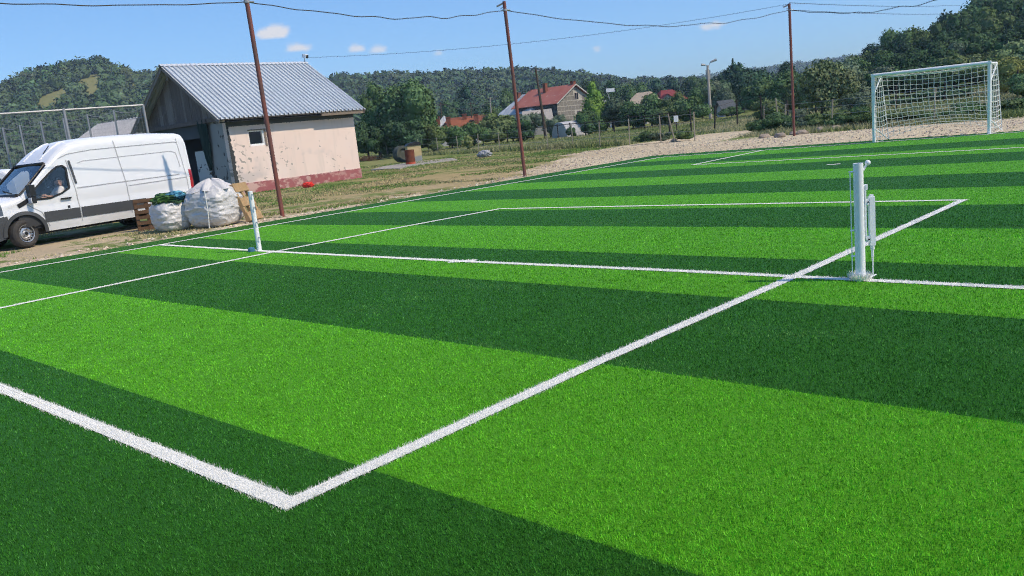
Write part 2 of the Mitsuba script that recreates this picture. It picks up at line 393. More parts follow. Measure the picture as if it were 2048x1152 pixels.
def fibres(mb, x, y, r, col, hmin=.011, hmax=.021, wide=1.0):
    n = len(x)
    if not n: return
    a = rngt.uniform(0, 2 * np.pi, n); w = np.maximum(.0026, .00068 * r) * wide * rngt.uniform(.7, 1.3, n); h = rngt.uniform(hmin, hmax, n) * np.clip(11.0 / r, .5, 1)
    la = rngt.uniform(0, 2 * np.pi, n); lean = rngt.uniform(.1, .8, n) * h
    p0 = np.stack([x - np.cos(a) * w / 2, y - np.sin(a) * w / 2, np.full(n, .001)], -1)
    p1 = np.stack([x + np.cos(a) * w / 2, y + np.sin(a) * w / 2, np.full(n, .001)], -1)
    p2 = np.stack([x + np.cos(la) * lean, y + np.sin(la) * lean, h], -1)
    sp_ = (.72, 1.06) if np.asarray(col).mean() > .6 else (.58, 1.42)
    c = np.repeat((np.asarray(col) * rngt.uniform(*sp_, n)[:, None])[:, None], 3, 1); c[:, 2] *= 1.15
    mb.add(np.stack([p0, p1, p2], 1).reshape(-1, 3), np.arange(3 * n).reshape(-1, 3), np.clip(c.reshape(-1, 3), 0, .9))


LIGHT, DARK, WHITE = np.array([.131, .452, .022]), np.array([.040, .178, .018]), np.array([.85, .85, .79])
allines = shapely.unary_union([g for _, g in line_polys])
on_line = shapely.contains_xy(allines.buffer(.004), FX, FY)
turf = thing('artificial_turf', kind='structure')


def patch(x, y):
    """slow brightness change of laid turf: brushing direction and brown infill showing"""
    q = np.stack([x * .5, y * 1.3, x * 0], -1); q2 = np.stack([x * 2.2 + y, y * 3.1, x * 0 + 4], -1)
    return (1 + .30 * (meshkit.fbm(q, 3, 5) - .5) + .26 * (meshkit.fbm(q2, 3, 8) - .5))[:, None]


def tufts(x, y, r):
    """tufts: fibres stand together in little clumps, lighter and darker"""
    a = meshkit.noise(np.stack([x * 38, y * 38, x * 0], -1), 2); b = meshkit.noise(np.stack([x * 13, y * 13, x * 0 + 2], -1), 3)
    t = np.where(r < 7, a, b) * .7 + .3 * meshkit.noise(np.stack([x * 70, y * 70, x * 0], -1), 4)
    return (.56 + .88 * t)[:, None]


def strip(name, poly, mask, col):
    poly = poly.difference(allines)
    mb = MB()
    for v, f in tri_poly(shapely.segmentize(poly, 1.0)):
        mb.add(np.c_[v, np.zeros(len(v))], f, col * .62)
    m = mask & ~on_line
    c = col * patch(FX[m], FY[m]) * tufts(FX[m], FY[m], fr_[m])
    u = rngt.uniform(0, 1, m.sum())[:, None]
    c = np.where(u < .06, c * 1.5 + .045, np.where(u > .8, c * [.55, .72, .8], c))
    if col[1] < .3:      # whitish scuffs and sheen patches painted into the dark fibre colour
        sc = meshkit.fbm(np.stack([FX[m] * .7, FY[m] * 1.6, FX[m] * 0 + 8], -1), 4, 14); sc = np.clip((sc - .60) * 7, 0, 1)[:, None] * (rngt.uniform(0, 1, m.sum())[:, None] < .35)
        c = c + sc * np.array([.07, .09, .045])
    fibres(mb, FX[m], FY[m], fr_[m], c)
    part(turf, name, mb, 'm_fibre')


inn = shapely.contains_xy(INNER, FX, FY)
strip('margin_strip', EDGE.difference(INNER), ~inn, DARK)
for k in range(len(CUTS) - 1):
    (a0, s0), (a1, s1) = CUTS[k], CUTS[k + 1]
    band = shapely.Polygon([(-7, a0 - 7 * s0), (16, a0 + 16 * s0), (16, a1 + 16 * s1), (-7, a1 - 7 * s1)])
    light = k % 2
    m = inn & (FY >= a0 + s0 * FX) & (FY < a1 + s1 * FX)
    strip('turf_strip', band.intersection(INNER), m, LIGHT if light else DARK)
done = np.zeros(len(FX), bool)
whole = shapely.Polygon()
for nm, g in line_polys:
    key = thing(nm, kind='structure')
    mb = MB()
    for v, f in tri_poly(shapely.segmentize(g.difference(whole), .5)):
        mb.add(np.c_[v, np.full(len(v), .006)], f, WHITE * .9)
    m = shapely.contains_xy(g.buffer(.004), FX, FY) & ~done; done |= m
    near = m & (fr_ < 40)
    x, y, r = FX[m], FY[m], fr_[m]
    fibres(mb, x, y, r, WHITE * (1 + .0 * r[:, None]), .012, .022)
    xx = np.repeat(FX[near], 2) + rngt.normal(0, .012, 2 * near.sum()); yy = np.repeat(FY[near], 2) + rngt.normal(0, .012, 2 * near.sum())
    fibres(mb, xx, yy, np.repeat(fr_[near], 2), np.tile(WHITE, (len(xx), 1)), .012, .022)
    scene[key] = mikit.ply(mb.mesh(), 'm_fibre', color=mb.col())
    whole = whole.union(g)

# ------------------------------------------------------------------ outbuilding beside the pitch
SX, SY, SL, SW, SH, SR = -20.1, 10.64, 6.55, 7.2, 3.47, 5.74      # near corner, length along y, width towards -x, wall and ridge height
shed = thing('outbuilding', 'pink rendered outbuilding with ribbed grey metal roof and open dark porch end behind the van', 'outbuilding')
th = .28
wy0, wy1, wz0, wz1 = 11.62, 12.36, 1.97, 2.62
mb = MB()
for lo, hi in (((SX - th, SY, .42), (SX, wy0, SH)), ((SX - th, wy1, .42), (SX, SY + SL, SH)), ((SX - th, wy0, .42), (SX, wy1, wz0)), ((SX - th, wy0, wz1), (SX, wy1, SH))):
    mb.box(lo, hi)
part(shed, 'front_wall', mb, 'm_pink')
mb = MB().box((SX - th, SY - .02, -.05), (SX + .03, SY + SL + .03, .46))
part(shed, 'plinth', mb, 'm_plinth')
mb = MB()
mb.box((SX - SW, SY + SL - th, 0), (SX - th, SY + SL, SH)); mb.box((SX - SW, SY, 0), (SX - SW + th, SY + SL - th, SH))
part(shed, 'rear_wall', mb, 'm_wall_grey')
mb = MB()
mb.box((SX - 1.62, SY, .0), (SX - th - .004, SY + .2, SH - .1)); part(shed, 'end_wall', MB().box((SX - SW + th, SY, 0), (SX - 4.9, SY + .2, SH - .1)), 'm_wall_grey'); part(shed, 'porch_wall', MB().box((SX - 4.9, SY + 2.2, 0), (SX - .3, SY + 2.3, SH - .1)), 'm_shed_blue'); part(shed, 'porch_wall', MB().box((SX - 4.9, SY + .21, 0), (SX - 4.8, SY + 2.19, SH - .1)), 'm_shed_blue')
part(shed, 'end_wall', mb, 'm_wall_grey')
part(shed, 'porch_lintel', MB().box((SX - 4.9, SY, 2.55), (SX - 1.624, SY + .2, SH - .1)).box((SX - SW + th + .004, SY - .012, .0), (SX - 4.7, SY + .0, SH - .1)), 'm_shed_blue')  # lintel and thin end-wall sheet coloured dark, painting in the porch shade
part(shed, 'wall_head', MB().box((SX, SY + .02, SH - .62), (SX + .012, SY + SL, SH - .02)), 'm_shed_blue')  # thin dark strip that paints the eave shade onto the wall
part(shed, 'door', MB().box((SX - 3.12, SY + .05, .12), (SX - 1.95, SY + .11, 2.0)), 'm_door_pale', label='pale open door leaf covered in dark scuffs')
mb = MB().tube([(SX - 1.57, SY - .04, .1), (SX - 1.57, SY - .04, 3.2)], .028, 8)
part(shed, 'downpipe', mb, 'm_dark_plastic')
# torn dark net cloth hanging in the porch opening
rg = np.random.default_rng(3)
nx_, nz_ = 14, 26
gx, gz = np.meshgrid(np.linspace(0, 1, nx_), np.linspace(0, 1, nz_), indexing='ij')
w_ = .95 - .72 * gz ** 1.3
X = SX - 2.2 + (gx - .0) * w_ * .95 + .45 * gz; Z = 3.3 - 2.2 * gz * (1 - .14 * np.abs(gx - .4)); Y = SY - .10 - .05 * np.sin(gx * 14 + gz * 3) - .04 * meshkit.noise(np.stack([gx * 5, gz * 6, gx * 0], -1))
V = np.stack([X, Y, Z], -1).reshape(-1, 3); i, j = np.meshgrid(np.arange(nx_ - 1), np.arange(nz_ - 1), indexing='ij')
Q = np.stack([i * nz_ + j, i * nz_ + j + 1, (i + 1) * nz_ + j + 1, (i + 1) * nz_ + j], -1).reshape(-1, 4)
solo('net_cloth', (V, Q), 'm_drape', 'torn dark green cloth hanging in the open porch end of the pink outbuilding', 'cloth', smooth=True)
# ragged strip of bare base coat where the render broke off at the corner
pts = [(SY - .004, .46), (SY - .004, SH - .05)]
zz = np.linspace(SH - .05, .46, 40)
ragged = [(SY + .05 + .10 * rg.random() + .07 * (z < 2), z) for z in zz]
poly = shapely.Polygon([(SY - .004, .46), (SY - .004, SH - .05)] + ragged).buffer(0)
m_ = np.eye(4); m_[:3, :3] = np.array([[0, 0, 1], [1, 0, 0], [0, 1, 0]]); m_[:3, 3] = (SX, 0, 0)
part(shed, 'bare_corner', MB().prism(poly, .001, .006, m_), 'm_shed_dark')
wf = MB()
wf.box((SX - .12, wy0, wz0), (SX - .05, wy0 + .04, wz1)); wf.box((SX - .12, wy1 - .08, wz0), (SX - .03, wy1, wz1)); wf.box((SX - .12, wy0 + .04, wz1 - .05), (SX - .05, wy1 - .08, wz1)); wf.box((SX - .14, wy0 + .04, wz0), (SX - .02, wy1 - .08, wz0 + .09))
win = part(shed, 'window', wf, 'm_white_paint')
part(win, 'pane', MB().box((SX - .095, wy0 + .04, wz0 + .09), (SX - .090, wy1 - .08, wz1 - .05)), 'm_glass')
part(win, 'frame', MB().box((SX, wy1, wz0 - .05), (SX + .02, wy1 + .09, wz1 + .05)).box((SX, wy0 - .03, wz1), (SX + .02, wy1, wz1 + .05)), 'm_fascia')
part(shed, 'inside_floor', MB().box((SX - SW + th, SY + .2, .02), (SX - th - .004, SY + SL - th, .06)), 'm_concrete')
part(shed, 'ceiling', MB().box((SX - SW + th, SY - .0, SH - .1), (SX - th - .004, SY + SL - th, SH - .04)), 'm_shed_dark')
# roof: ribbed sheets on both slopes, barge boards, fascia, ridge cap, gable boards
slope = (SR - SH) / (SW / 2); on_, oo_, of_ = .58, .29, .52
ridge_x = SX - SW / 2; y0, y1 = SY - on_, SY + SL + oo_
def ribbed(ya, yb, side):
    pitch_ = (y1 - y0 + .08) / 35; ys, zs = [ya], [0.0]; y = ya
    while y + pitch_ <= yb + 1e-6:
        ys += [y + .08, y + .081, y + .135, y + .14, y + pitch_]; zs += [0, .075, .075, 0, 0]; y += pitch_
    if ys[-1] < yb - 1e-6: ys.append(yb); zs.append(0)
    ys, zs = np.array(ys), np.array(zs)
    e = SW / 2 + of_ + .06
    a = np.stack([np.full_like(ys, ridge_x), ys, SR + .05 + zs], -1); b = np.stack([np.full_like(ys, ridge_x + side * e), ys, SR + .05 - slope * e + zs], -1)
    n = len(ys); i = np.arange(n - 1)
    return np.vstack([a, b]), np.stack([i, i + 1, i + 1 + n, i + n], 1)
seams = np.linspace(y0 - .04, y1 + .04, 8)
for side in (1, -1):
    for k in range(7):
        v, q = ribbed(seams[k], seams[k + 1] + .03, side); v[:, 2] += .006 * (k % 2)
        part(shed, 'roof_sheet', (v, q), 'm_roof_metal')
rm = MB()
for side in (1, -1):
    m_ = frame((ridge_x, y0 - .06, SR + .10), (side, 0, -slope), ez=(0, 0, 1))
    rm.box((0, 0, 0) if side > 0 else (0, -(y1 - y0 + .12), 0), (.17, y1 - y0 + .12, .01) if side > 0 else (.17, 0, .01), m_)
part(shed, 'ridge_cap', rm, 'm_roof_ridge')
bl = math.hypot(SW / 2 + of_, slope * (SW / 2 + of_))
for side in (1, -1):
    for yy in (y0, y1 - .03):
        m_ = frame((ridge_x, yy, SR - .16), (side, 0, -slope))
        part(shed, 'barge_board', MB().box((0, 0, 0) if side > 0 else (0, -.03, 0), (bl, .03, .18) if side > 0 else (bl, 0, .18), m_), 'm_old_board_pale')
ex = SX + of_; ez_ = SR - slope * (SW / 2 + of_)
part(shed, 'fascia', MB().box((ex - .05, y0 + .04, ez_ - .04), (ex - .02, y1 - 2.4, ez_ + .03)), 'm_old_board')
part(shed, 'fascia', MB().box((ex - .03, y1 - 2.4, ez_ - .15), (ex, y1 + .0, ez_ + .02)), 'm_fascia', label='pale bare board under the far third of the eaves')
part(shed, 'soffit', MB().box((SX + .004, y0 + .04, ez_ - .12), (ex - .06, y1 - .04, ez_ - .09)), 'm_shed_dark')
nb = 46; bw = (SW + .1) / nb
for k in range(nb):
    x1 = SX + .05 - k * bw; x0 = x1 - bw + .008 + .006 * rg.random()
    zt = [SR - .02 - slope * abs(x - ridge_x) for x in (x0, x1)]; zb = SH - .16 - .03 * rg.random()
    if min(zt) <= zb + .02: continue
    yb = SY - .06 - .012 * rg.random()
    v = [(x0, yb, zb), (x1, yb, zb), (x1, yb, zt[1]), (x0, yb, zt[0])]; v += [(x, y + .022, z) for x, y, z in v]
    part(shed, 'gable_board', (v, [[0, 1, 2, 3], [5, 4, 7, 6], [4, 0, 3, 7], [1, 5, 6, 2], [3, 2, 6, 7], [4, 5, 1, 0]]), 'm_old_board' if rg.random() < .75 else 'm_old_board_pale')
part(shed, 'beam', MB().box((SX - SW - .1, SY - .14, SH - .34), (SX + .1, SY - .0, SH - .17)), 'm_old_board')
part(shed, 'rafter_end', MB().box((ridge_x + .10, y0 + .1, SR - .62), (ridge_x + .24, y0 + .15, SR - .18)), 'm_fascia')
cam_ = thing('floodlight', 'small white floodlight on the far end of the outbuilding roof ridge', 'lamp')
c0 = np.array([ridge_x, y1 - .05, SR + .1])
part(cam_, 'bracket', MB().tube([c0, c0 + [0, 0, .2]], .02), 'm_galvanised')
part(cam_, 'housing', MB().box((-.12, -.1, .18), (.12, .1, .36), frame(c0, (1, .3, -.3))), 'm_white_paint')
part(cam_, 'lens', MB().box((.122, -.08, .2), (.135, .08, .34), frame(c0, (1, .3, -.3))), 'm_black')

# ------------------------------------------------------------------ vehicles: one lofted shell, its faces dealt out to the parts
def loft(us, ztop, half, zbot, tuck, rad, nseg=(30, 7, 8)):
    """half ring from the sill up to the centre of the roof for every station"""
    na, nb_, nc = nseg; rows = []
    for u in us:
        zt, w, zb, r = ztop(u), half(u), zbot(u), rad(u)
        r = min(r, (zt - zb) * .45)
        z = np.linspace(zb, zt - r, na); y = w * tuck(z, zt)
        g = np.linspace(0, np.pi / 2, nb_ + 1)[1:]; yr = y[-1] - r * .9 * (1 - np.cos(g)); zr = zt - r + r * np.sin(g)
        yt = np.linspace(yr[-1], 0, nc + 1)[1:]; ztp = zt + .035 * (1 - (yt / max(yr[-1], 1e-6)) ** 2)
        rows.append(np.stack([np.full(na + nb_ + nc, u), np.r_[y, yr, yt], np.r_[z, zr, ztp]], -1))
    H = np.array(rows)
    full = np.concatenate([H, H[:, -2::-1] * [1, -1, 1]], 1)
    return full


def faces_of(shape):
    a, b = shape; i, j = np.meshgrid(np.arange(a - 1), np.arange(b - 1), indexing='ij')
    return np.stack([i * b + j, (i + 1) * b + j, (i + 1) * b + j + 1, i * b + j + 1], -1).reshape(-1, 4)


def cut(V, F):
    """only the vertices that the faces use"""
    u, inv = np.unique(F, return_inverse=True)
    return V[u], inv.reshape(F.shape)


def wheel(parent, o, yaw, ex, ey, R=.345, wdt=.23, steel=True):
    """ex = travel direction, ey = outward side"""
    c, s = math.cos(yaw), math.sin(yaw)
    e1 = np.array(ex) * c + np.array(ey) * s; e2 = -np.array(ex) * s + np.array(ey) * c
    m = np.eye(4); m[:3, 0] = e1; m[:3, 1] = [0, 0, 1]; m[:3, 2] = e2; m[:3, 3] = o
    ri = R * .60
    tyre = MB().lathe([(ri, -wdt), (R * .9, -wdt), (R * .985, -wdt * .86), (R, -wdt * .6), (R, -wdt * .4), (R * .985, -wdt * .14), (R * .9, 0), (R * .78, .012), (ri, -.01), (ri, -wdt)], 40, m)
    w = part(parent, 'wheel', tyre, 'm_rubber', smooth=30)
    rim = MB().lathe([(ri + .002, -wdt * .5), (ri + .002, 0), (ri * .94, -.004), (ri * .92, -.05), (ri * .80, -.06), (ri * .72, -.03), (ri * .52, -.02), (ri * .40, -.045), (ri * .28, -.045), (ri * .27, -.02), (.001, -.015)], 40, m)
    part(w, 'rim', rim, 'm_steel', smooth=35)
    hol = MB()
    for k in range(16):
        a = k * math.pi / 8
        hol.lathe([(.001, -.022), (.017, -.022), (.017, -.06)], 8, m @ np.array([[1, 0, 0, ri * .83 * math.cos(a)], [0, 1, 0, ri * .83 * math.sin(a)], [0, 0, 1, 0], [0, 0, 0, 1.0]]))
    for k in range(5):
        a = k * math.pi * .4
        hol.lathe([(.001, -.01), (.014, -.01), (.014, -.05)], 6, m @ np.array([[1, 0, 0, ri * .5 * math.cos(a)], [0, 1, 0, ri * .5 * math.sin(a)], [0, 0, 1, 0], [0, 0, 0, 1.0]]))
    hol.lathe([(.001, -.013), (ri * .2, -.013), (ri * .2, -.03)], 12, m)
    part(w, 'wheel_holes', hol, 'm_black')


VO, VY = np.array([-9.74, -.72, 0.0]), 1.70
vd, vn = np.array([math.cos(VY), math.sin(VY), 0]), np.array([math.sin(VY), -math.cos(VY), 0])
VM = np.eye(4); VM[:3, 0] = vd; VM[:3, 1] = vn; VM[:3, 2] = [0, 0, 1]; VM[:3, 3] = VO - vn * .96
van = thing('delivery_van', 'white high roof delivery van with dark lower trim parked beside the pink outbuilding', 'van')
us = np.unique(np.r_[np.arange(-1.02, 4.74, .035), 4.74])
vt = lambda u: float(np.interp(u, [-1.02, -.97, -.85, -.5, -.12, .0, .22, .5, .82, 1.0, 1.2, 1.44, 1.7, 2.1, 3.0, 4.0, 4.55, 4.70, 4.74], [.84, .93, 1.02, 1.12, 1.19, 1.22, 1.40, 1.65, 1.94, 2.10, 2.26, 2.39, 2.45, 2.475, 2.49, 2.475, 2.44, 2.40, 2.32]))
vw = lambda u: float(np.interp(u, [-1.02, -.95, -.8, -.5, -.2, .2, 4.4, 4.70, 4.74], [.62, .76, .86, .94, .98, 1.0, 1.0, .97, .93]))
vb = lambda u: float(np.interp(u, [-1.02, -.6, -.4, .5, 4.0, 4.74], [.30, .24, .30, .32, .34, .42]))


def vtuck(z, zt):
    k = np.interp(z, [.3, .5, .62, .78, .95, 1.12, 1.25, 1.45, 2.0, 2.3, 2.5], [.965, .985, .995, 1.0, .975, .985, .98, .955, .895, .865, .84])
    return k


vr = lambda u: float(np.interp(u, [-1.02, -.5, 0, .7, 1.2, 1.8], [.10, .16, .12, .12, .22, .26]))
G = loft(us, vt, vw, vb, vtuck, vr, (34, 7, 8)); sh = G.shape[:2]; V = G.reshape(-1, 3); F = faces_of(sh)
cen = V[F].mean(1); cu, cv, cz = cen.T; av = np.abs(cv)
jj = (np.arange(len(F)) % (sh[1] - 1)); top = (jj >= 37) & (jj < sh[1] - 1 - 37); sidef = (jj < 34) | (jj >= sh[1] - 1 - 34)
DOORWIN = shapely.Polygon([(.22, 1.24), (.29, 1.11), (.69, 1.10), (1.0, 1.19), (1.21, 1.30), (1.24, 1.78), (1.18, 1.85), (1.04, 1.84), (.88, 1.75), (.60, 1.54), (.38, 1.36)])
dw = shapely.contains_xy(DOORWIN, cu, cz) & sidef
ws = (cu > .03) & (cu < .80) & top & (av < vtuck(1.4, 0) * .98)
arch = (np.hypot(cu, cz - .36) < .47) & (av > .5) & sidef | (np.hypot(cu - 3.65, cz - .36) < .46) & (av > .5) & sidef
DOOR = shapely.Polygon([(.12, 1.10), (.84, 1.84), (1.02, 1.95), (1.28, 1.97), (1.35, 1.2), (1.37, .44), (.55, .44), (.40, .80), (.13, .98)])
door = shapely.contains_xy(DOOR, cu, cz) & sidef & (cv > 0) & ~dw & ~arch
door2 = shapely.contains_xy(DOOR, cu, cz) & sidef & (cv < 0) & ~dw & ~arch
band = (cz > .545) & (cz < .80) & (cu > .38) & (cu < 4.6) & sidef & ~arch
bumper = (cu < -.36) & (cz < .80) & ~arch
lamp = (cu < -.42) & (cu > -.99) & (cz > .83) & (cz < 1.06 + .16 * (cu + 1)) & (av > .55)
tail = (cu > 4.60) & (cz > .86) & (cz < 1.42) & (av > .84)
rearb = (cu > 4.35) & (cz < .60) & ~arch
taken = dw | ws | arch
groups = [('bumper', bumper, 'm_dark_plastic'), ('headlight', lamp & (cv > 0), 'm_lamp_glass'), ('headlight', lamp & (cv < 0), 'm_lamp_glass'),
          ('tail_light', tail & (cv > 0), 'm_tail_red'), ('tail_light', tail & (cv < 0), 'm_tail_red'), ('rear_bumper', rearb, 'm_dark_plastic'), ('front_door', door, 'm_van_white'), ('front_door', door2, 'm_van_white')]
doors = []
for nm, msk, mat in groups:
    msk = msk & ~taken; taken = taken | msk
    if nm == 'front_door':
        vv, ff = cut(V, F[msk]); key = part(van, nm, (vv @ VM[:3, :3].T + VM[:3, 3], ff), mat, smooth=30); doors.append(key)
    else:
        vv, ff = cut(V, F[msk])
        part(van, nm, (vv @ VM[:3, :3].T + VM[:3, 3], ff), mat, smooth=30)
vv, ff = cut(V, F[~taken])
body = MB().add(vv, ff)
ring = G[-1]; fan = np.vstack([ring, [[4.74, 0, 1.3]]]); k = np.arange(len(ring)); body.add(fan, np.stack([k, (k + 1) % len(ring), k * 0 + len(ring)], 1))
ring = G[0]; fan = np.vstack([ring, [[-1.02, 0, .6]]]); body.add(fan, np.stack([k, (k + 1) % len(ring), k * 0 + len(ring)], 1))
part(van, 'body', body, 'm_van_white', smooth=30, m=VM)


def side(u, z, off=0.0, s=1):
    return np.array([u, s * (vw(u) * float(vtuck(z, 0)) + off), z])


def side_strip(pts, w, off, s=1, closed=False):
    """a band laid on the body side along points (u, z)"""
    ls = shapely.LineString(pts + ([pts[0]] if closed else [])); L = ls.length; n = max(int(L / .04), 2)
    P = np.array([ls.interpolate(t, normalized=True).coords[0] for t in np.linspace(0, 1, n + 1)]); t = np.gradient(P, axis=0); t /= np.linalg.norm(t, axis=1, keepdims=True) + 1e-9
    nn = np.stack([-t[:, 1], t[:, 0]], 1) * w / 2
    a = np.array([side(u, z, off, s) for u, z in P + nn]); b = np.array([side(u, z, off, s) for u, z in P - nn]); i = np.arange(n)
    return np.vstack([a, b]), np.stack([i, i + 1, i + 2 + n, i + 1 + n], 1)


def sp(parent, name, runs, mat, s=1):
    mb = MB()
    for pts, w, off, cl in runs: mb.add(*side_strip(pts, w, off, s, cl))
    return part(parent, name, mb, mat, smooth=40, m=VM)


wp = list(DOORWIN.exterior.coords)[:-1]
for s, d_ in ((1, doors[0]), (-1, doors[1])):
    sp(d_, 'window_seal', [(wp, .045, .012, True)], 'm_black', s); sp(d_, 'moulding', [([(.47, .665), (.8, .665), (1.35, .665)], .25, .018, False)], 'm_dark_plastic', s)
    sp(van, 'side_moulding', [([(1.39, .665), (2.2, .665), (3.16, .665)], .25, .018, False)], 'm_dark_plastic', s); sp(van, 'side_moulding', [([(4.12, .665), (4.4, .665), (4.68, .665)], .25, .018, False)], 'm_dark_plastic', s)
    v, f = trimesh.creation.triangulate_polygon(shapely.segmentize(DOORWIN, .06), engine='earcut')
    part(d_, 'window_pane', (np.array([side(u, z, -.012, s) for u, z in v]) @ VM[:3, :3].T + VM[:3, 3], f), 'm_glass', smooth=True)
    dh = MB().box((-.13, -.014, -.02), (.13, .016, .02), frame(side(1.06, 1.05, .035, s), (1, 0, .0)))
    part(d_, 'handle', dh, 'm_black', m=VM)
    part(d_, 'lock', MB().box((-.03, -.01, -.03), (.03, .006, .03), frame(side(1.10, .84, .006, s), (1, 0, 0))), 'm_black', m=VM)
seam_crease = 'm_seam_crease_shade'
diffuse('m_seam_crease_shade', (.36, .37, .38))  # door gaps, plus grey strips painting the shade of pressed creases
for s in (1, -1):
    sp(van, 'panel_seam', [([(1.37, .46), (1.35, 1.2), (1.29, 1.98)], .018, .010, False), ([(.56, .44), (.42, .80), (.12, 1.02)], .016, .010, False), ([(2.72, .46), (2.70, 1.3), (2.62, 2.36)], .016, .010, False),
                           ([(1.1, 2.03), (1.35, 2.12), (2.0, 2.18), (4.35, 2.20), (4.45, 2.18)], .016, .010, False), ([(1.55, 1.88), (1.7, 1.92), (4.2, 1.96), (4.34, 1.90), (4.38, 1.5)], .012, .010, False),
                           ([(1.4, 1.27), (4.3, 1.31)], .022, .010, False), ([(2.75, 1.17), (4.5, 1.21)], .016, .010, False), ([(4.44, 2.3), (4.5, 1.4), (4.52, .7)], .012, .010, False)], 'm_seam_crease_shade', s)
    sp(van, 'door_rail', [([(1.35, 1.96), (1.40, 1.38)], .055, .02, False)], 'm_dark_plastic', s)
    sp(van, 'wheel_arch_trim', [([(.47 * math.cos(a), .36 + .47 * math.sin(a)) for a in np.linspace(-.1, math.pi + .1, 30)], .085, .022, False)], 'm_dark_plastic', s)
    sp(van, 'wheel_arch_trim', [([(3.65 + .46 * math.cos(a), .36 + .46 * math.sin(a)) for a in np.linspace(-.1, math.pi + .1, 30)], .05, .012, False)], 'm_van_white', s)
    mm = frame((.22, s * 1.09, 1.23), (1, 0, 0))
    mir = MB().box((-.06, -.09, -.02), (.07, .10, .24), mm).box((-.045, -.08, -.20), (.06, .08, -.03), mm)
    mk = part(van, 'wing_mirror', mir, 'm_black', m=VM)
    part(mk, 'mirror_glass', MB().box((.071, -.075, .0), (.074, .085, .22), mm), 'm_steel', m=VM)
    part(mk, 'indicator', MB().box((-.047, -.08, -.19), (-.062, .08, -.06), mm), 'm_roof_ridge', m=VM)
    sp(van, 'quarter_trim', [([(-.08, 1.0), (.06, 1.06), (.19, 1.13)], .10, .014, False)], 'm_black', s)
# windscreen with its black surround
w0 = V[F[ws]].reshape(-1, 3); wi = np.unique(F[ws]); vv, ff = cut(V, F[ws])
part(van, 'windscreen', ((vv - [0.0, 0, .012]) @ VM[:3, :3].T + VM[:3, 3], ff), 'm_glass_tinted', smooth=True)
edge = MB()
for s in (1, -1):
    P = np.array([[u, s * (vw(u) * float(vtuck(vt(u) - .12, 0)) - .115), vt(u) + .006] for u in np.linspace(-.0, .82, 16)]); edge.tube(P, .024, 6)
edge.tube([(.0, y, vt(.0) + .03) for y in np.linspace(-.84, .84, 12)], .05, 6); edge.tube([(.80, y, vt(.80) + .035) for y in np.linspace(-.76, .76, 12)], .03, 6)
part(van, 'windscreen_seal', edge, 'm_black', m=VM)
wip = MB().tube([(.05, .5, vt(.05) + .05), (.15, -.2, vt(.15) + .05)], .012, 5).tube([(1.05, .35, vt(1.05) + .05), (1.25, .30, vt(1.25) + .09)], .012, 5)
part(van, 'wiper', wip, 'm_black', m=VM)
for y in (-.42, .42):
    part(van, 'roof_rib', MB().tube([(u, y, vt(u) + .030) for u in np.linspace(.9, 1.6, 10)], .018, 6), 'm_van_white', m=VM)
# cabin: lining, floor, bulkhead, dashboard, seats, steering wheel
msk = (cu > -.1) & (cu < 1.6) & ~dw & ~ws & (cz > .5)
vv, ff = cut(V, F[msk]); vv = vv * [1, .965, 1] - [0, 0, .02]
part(van, 'cabin_lining', (vv @ VM[:3, :3].T + VM[:3, 3], ff), 'm_interior', smooth=True)
cab = MB().box((1.62, -.84, .481), (1.65, .84, 2.0)).box((-.3, -.9, .42), (1.7, .9, .48))
part(van, 'bulkhead', cab, 'm_interior', m=VM)
part(van, 'dashboard', MB().prism([(.0, .6), (.45, .72), (.50, 1.02), (.34, 1.13), (.05, 1.12)], -.88, .88, VM @ np.array([[1, 0, 0, 0], [0, 0, 1, 0], [0, 1, 0, 0], [0, 0, 0, 1.0]])), 'm_interior')
for y in (.48, -.18, -.62):
    st = MB().box((.92, y - .23, .62), (1.40, y + .23, .78)).prism([(1.34, .72), (1.47, .72), (1.58, 1.32), (1.50, 1.34)], y - .22, y + .22, np.array([[1, 0, 0, 0], [0, 0, 1, 0], [0, 1, 0, 0], [0, 0, 0, 1.0]])).box((1.51, y - .13, 1.36), (1.58, y + .13, 1.56))
    part(van, 'seat', st, 'm_interior', m=VM)
sw = MB(); m_ = lathe_x((.70, .48, 1.08), (1.20, .48, 1.68))
a = np.linspace(0, 2 * np.pi, 25); sw.tube([(m_ @ np.array([.2 * math.cos(t), .2 * math.sin(t), 0, 1]))[:3] for t in a], .016, 6, False)
sw.tube([(m_ @ np.array([-.2, 0, 0, 1]))[:3], (m_ @ np.array([.2, 0, 0, 1]))[:3]], .018, 6).tube([(.70, .48, 1.08), (.48, .48, .9)], .03, 6)
part(van, 'steering_wheel', sw, 'm_black', m=VM)
part(van, 'underbody', MB().box((-.6, -.72, .26), (4.5, .72, .48)), 'm_black', m=VM)
for u, st_ in ((0, math.radians(-14)), (3.65, 0)):
    for s in (1, -1):
        wheel(van, (VM @ np.array([u, s * .955, .345, 1]))[:3], st_ * s, vd, vn * s)

# driver
def limb_body(bones, spheres=()):
    import manifold3d as m3
    out = None
    for (a, ra), (b, rb) in bones:
        h = m3.Manifold.batch_hull([m3.Manifold.sphere(ra, 20).translate(list(map(float, a))), m3.Manifold.sphere(rb, 20).translate(list(map(float, b)))])
        out = h if out is None else out + h
    m = out.refine_to_length(.02).to_mesh(); t = trimesh.Trimesh(m.vert_properties[:, :3], m.tri_verts)
    trimesh.smoothing.filter_taubin(t, iterations=8)
    return np.array(t.vertices), np.array(t.faces)


def PV(x, y, z):
    return np.array([x + .17, y, z - .22], float)


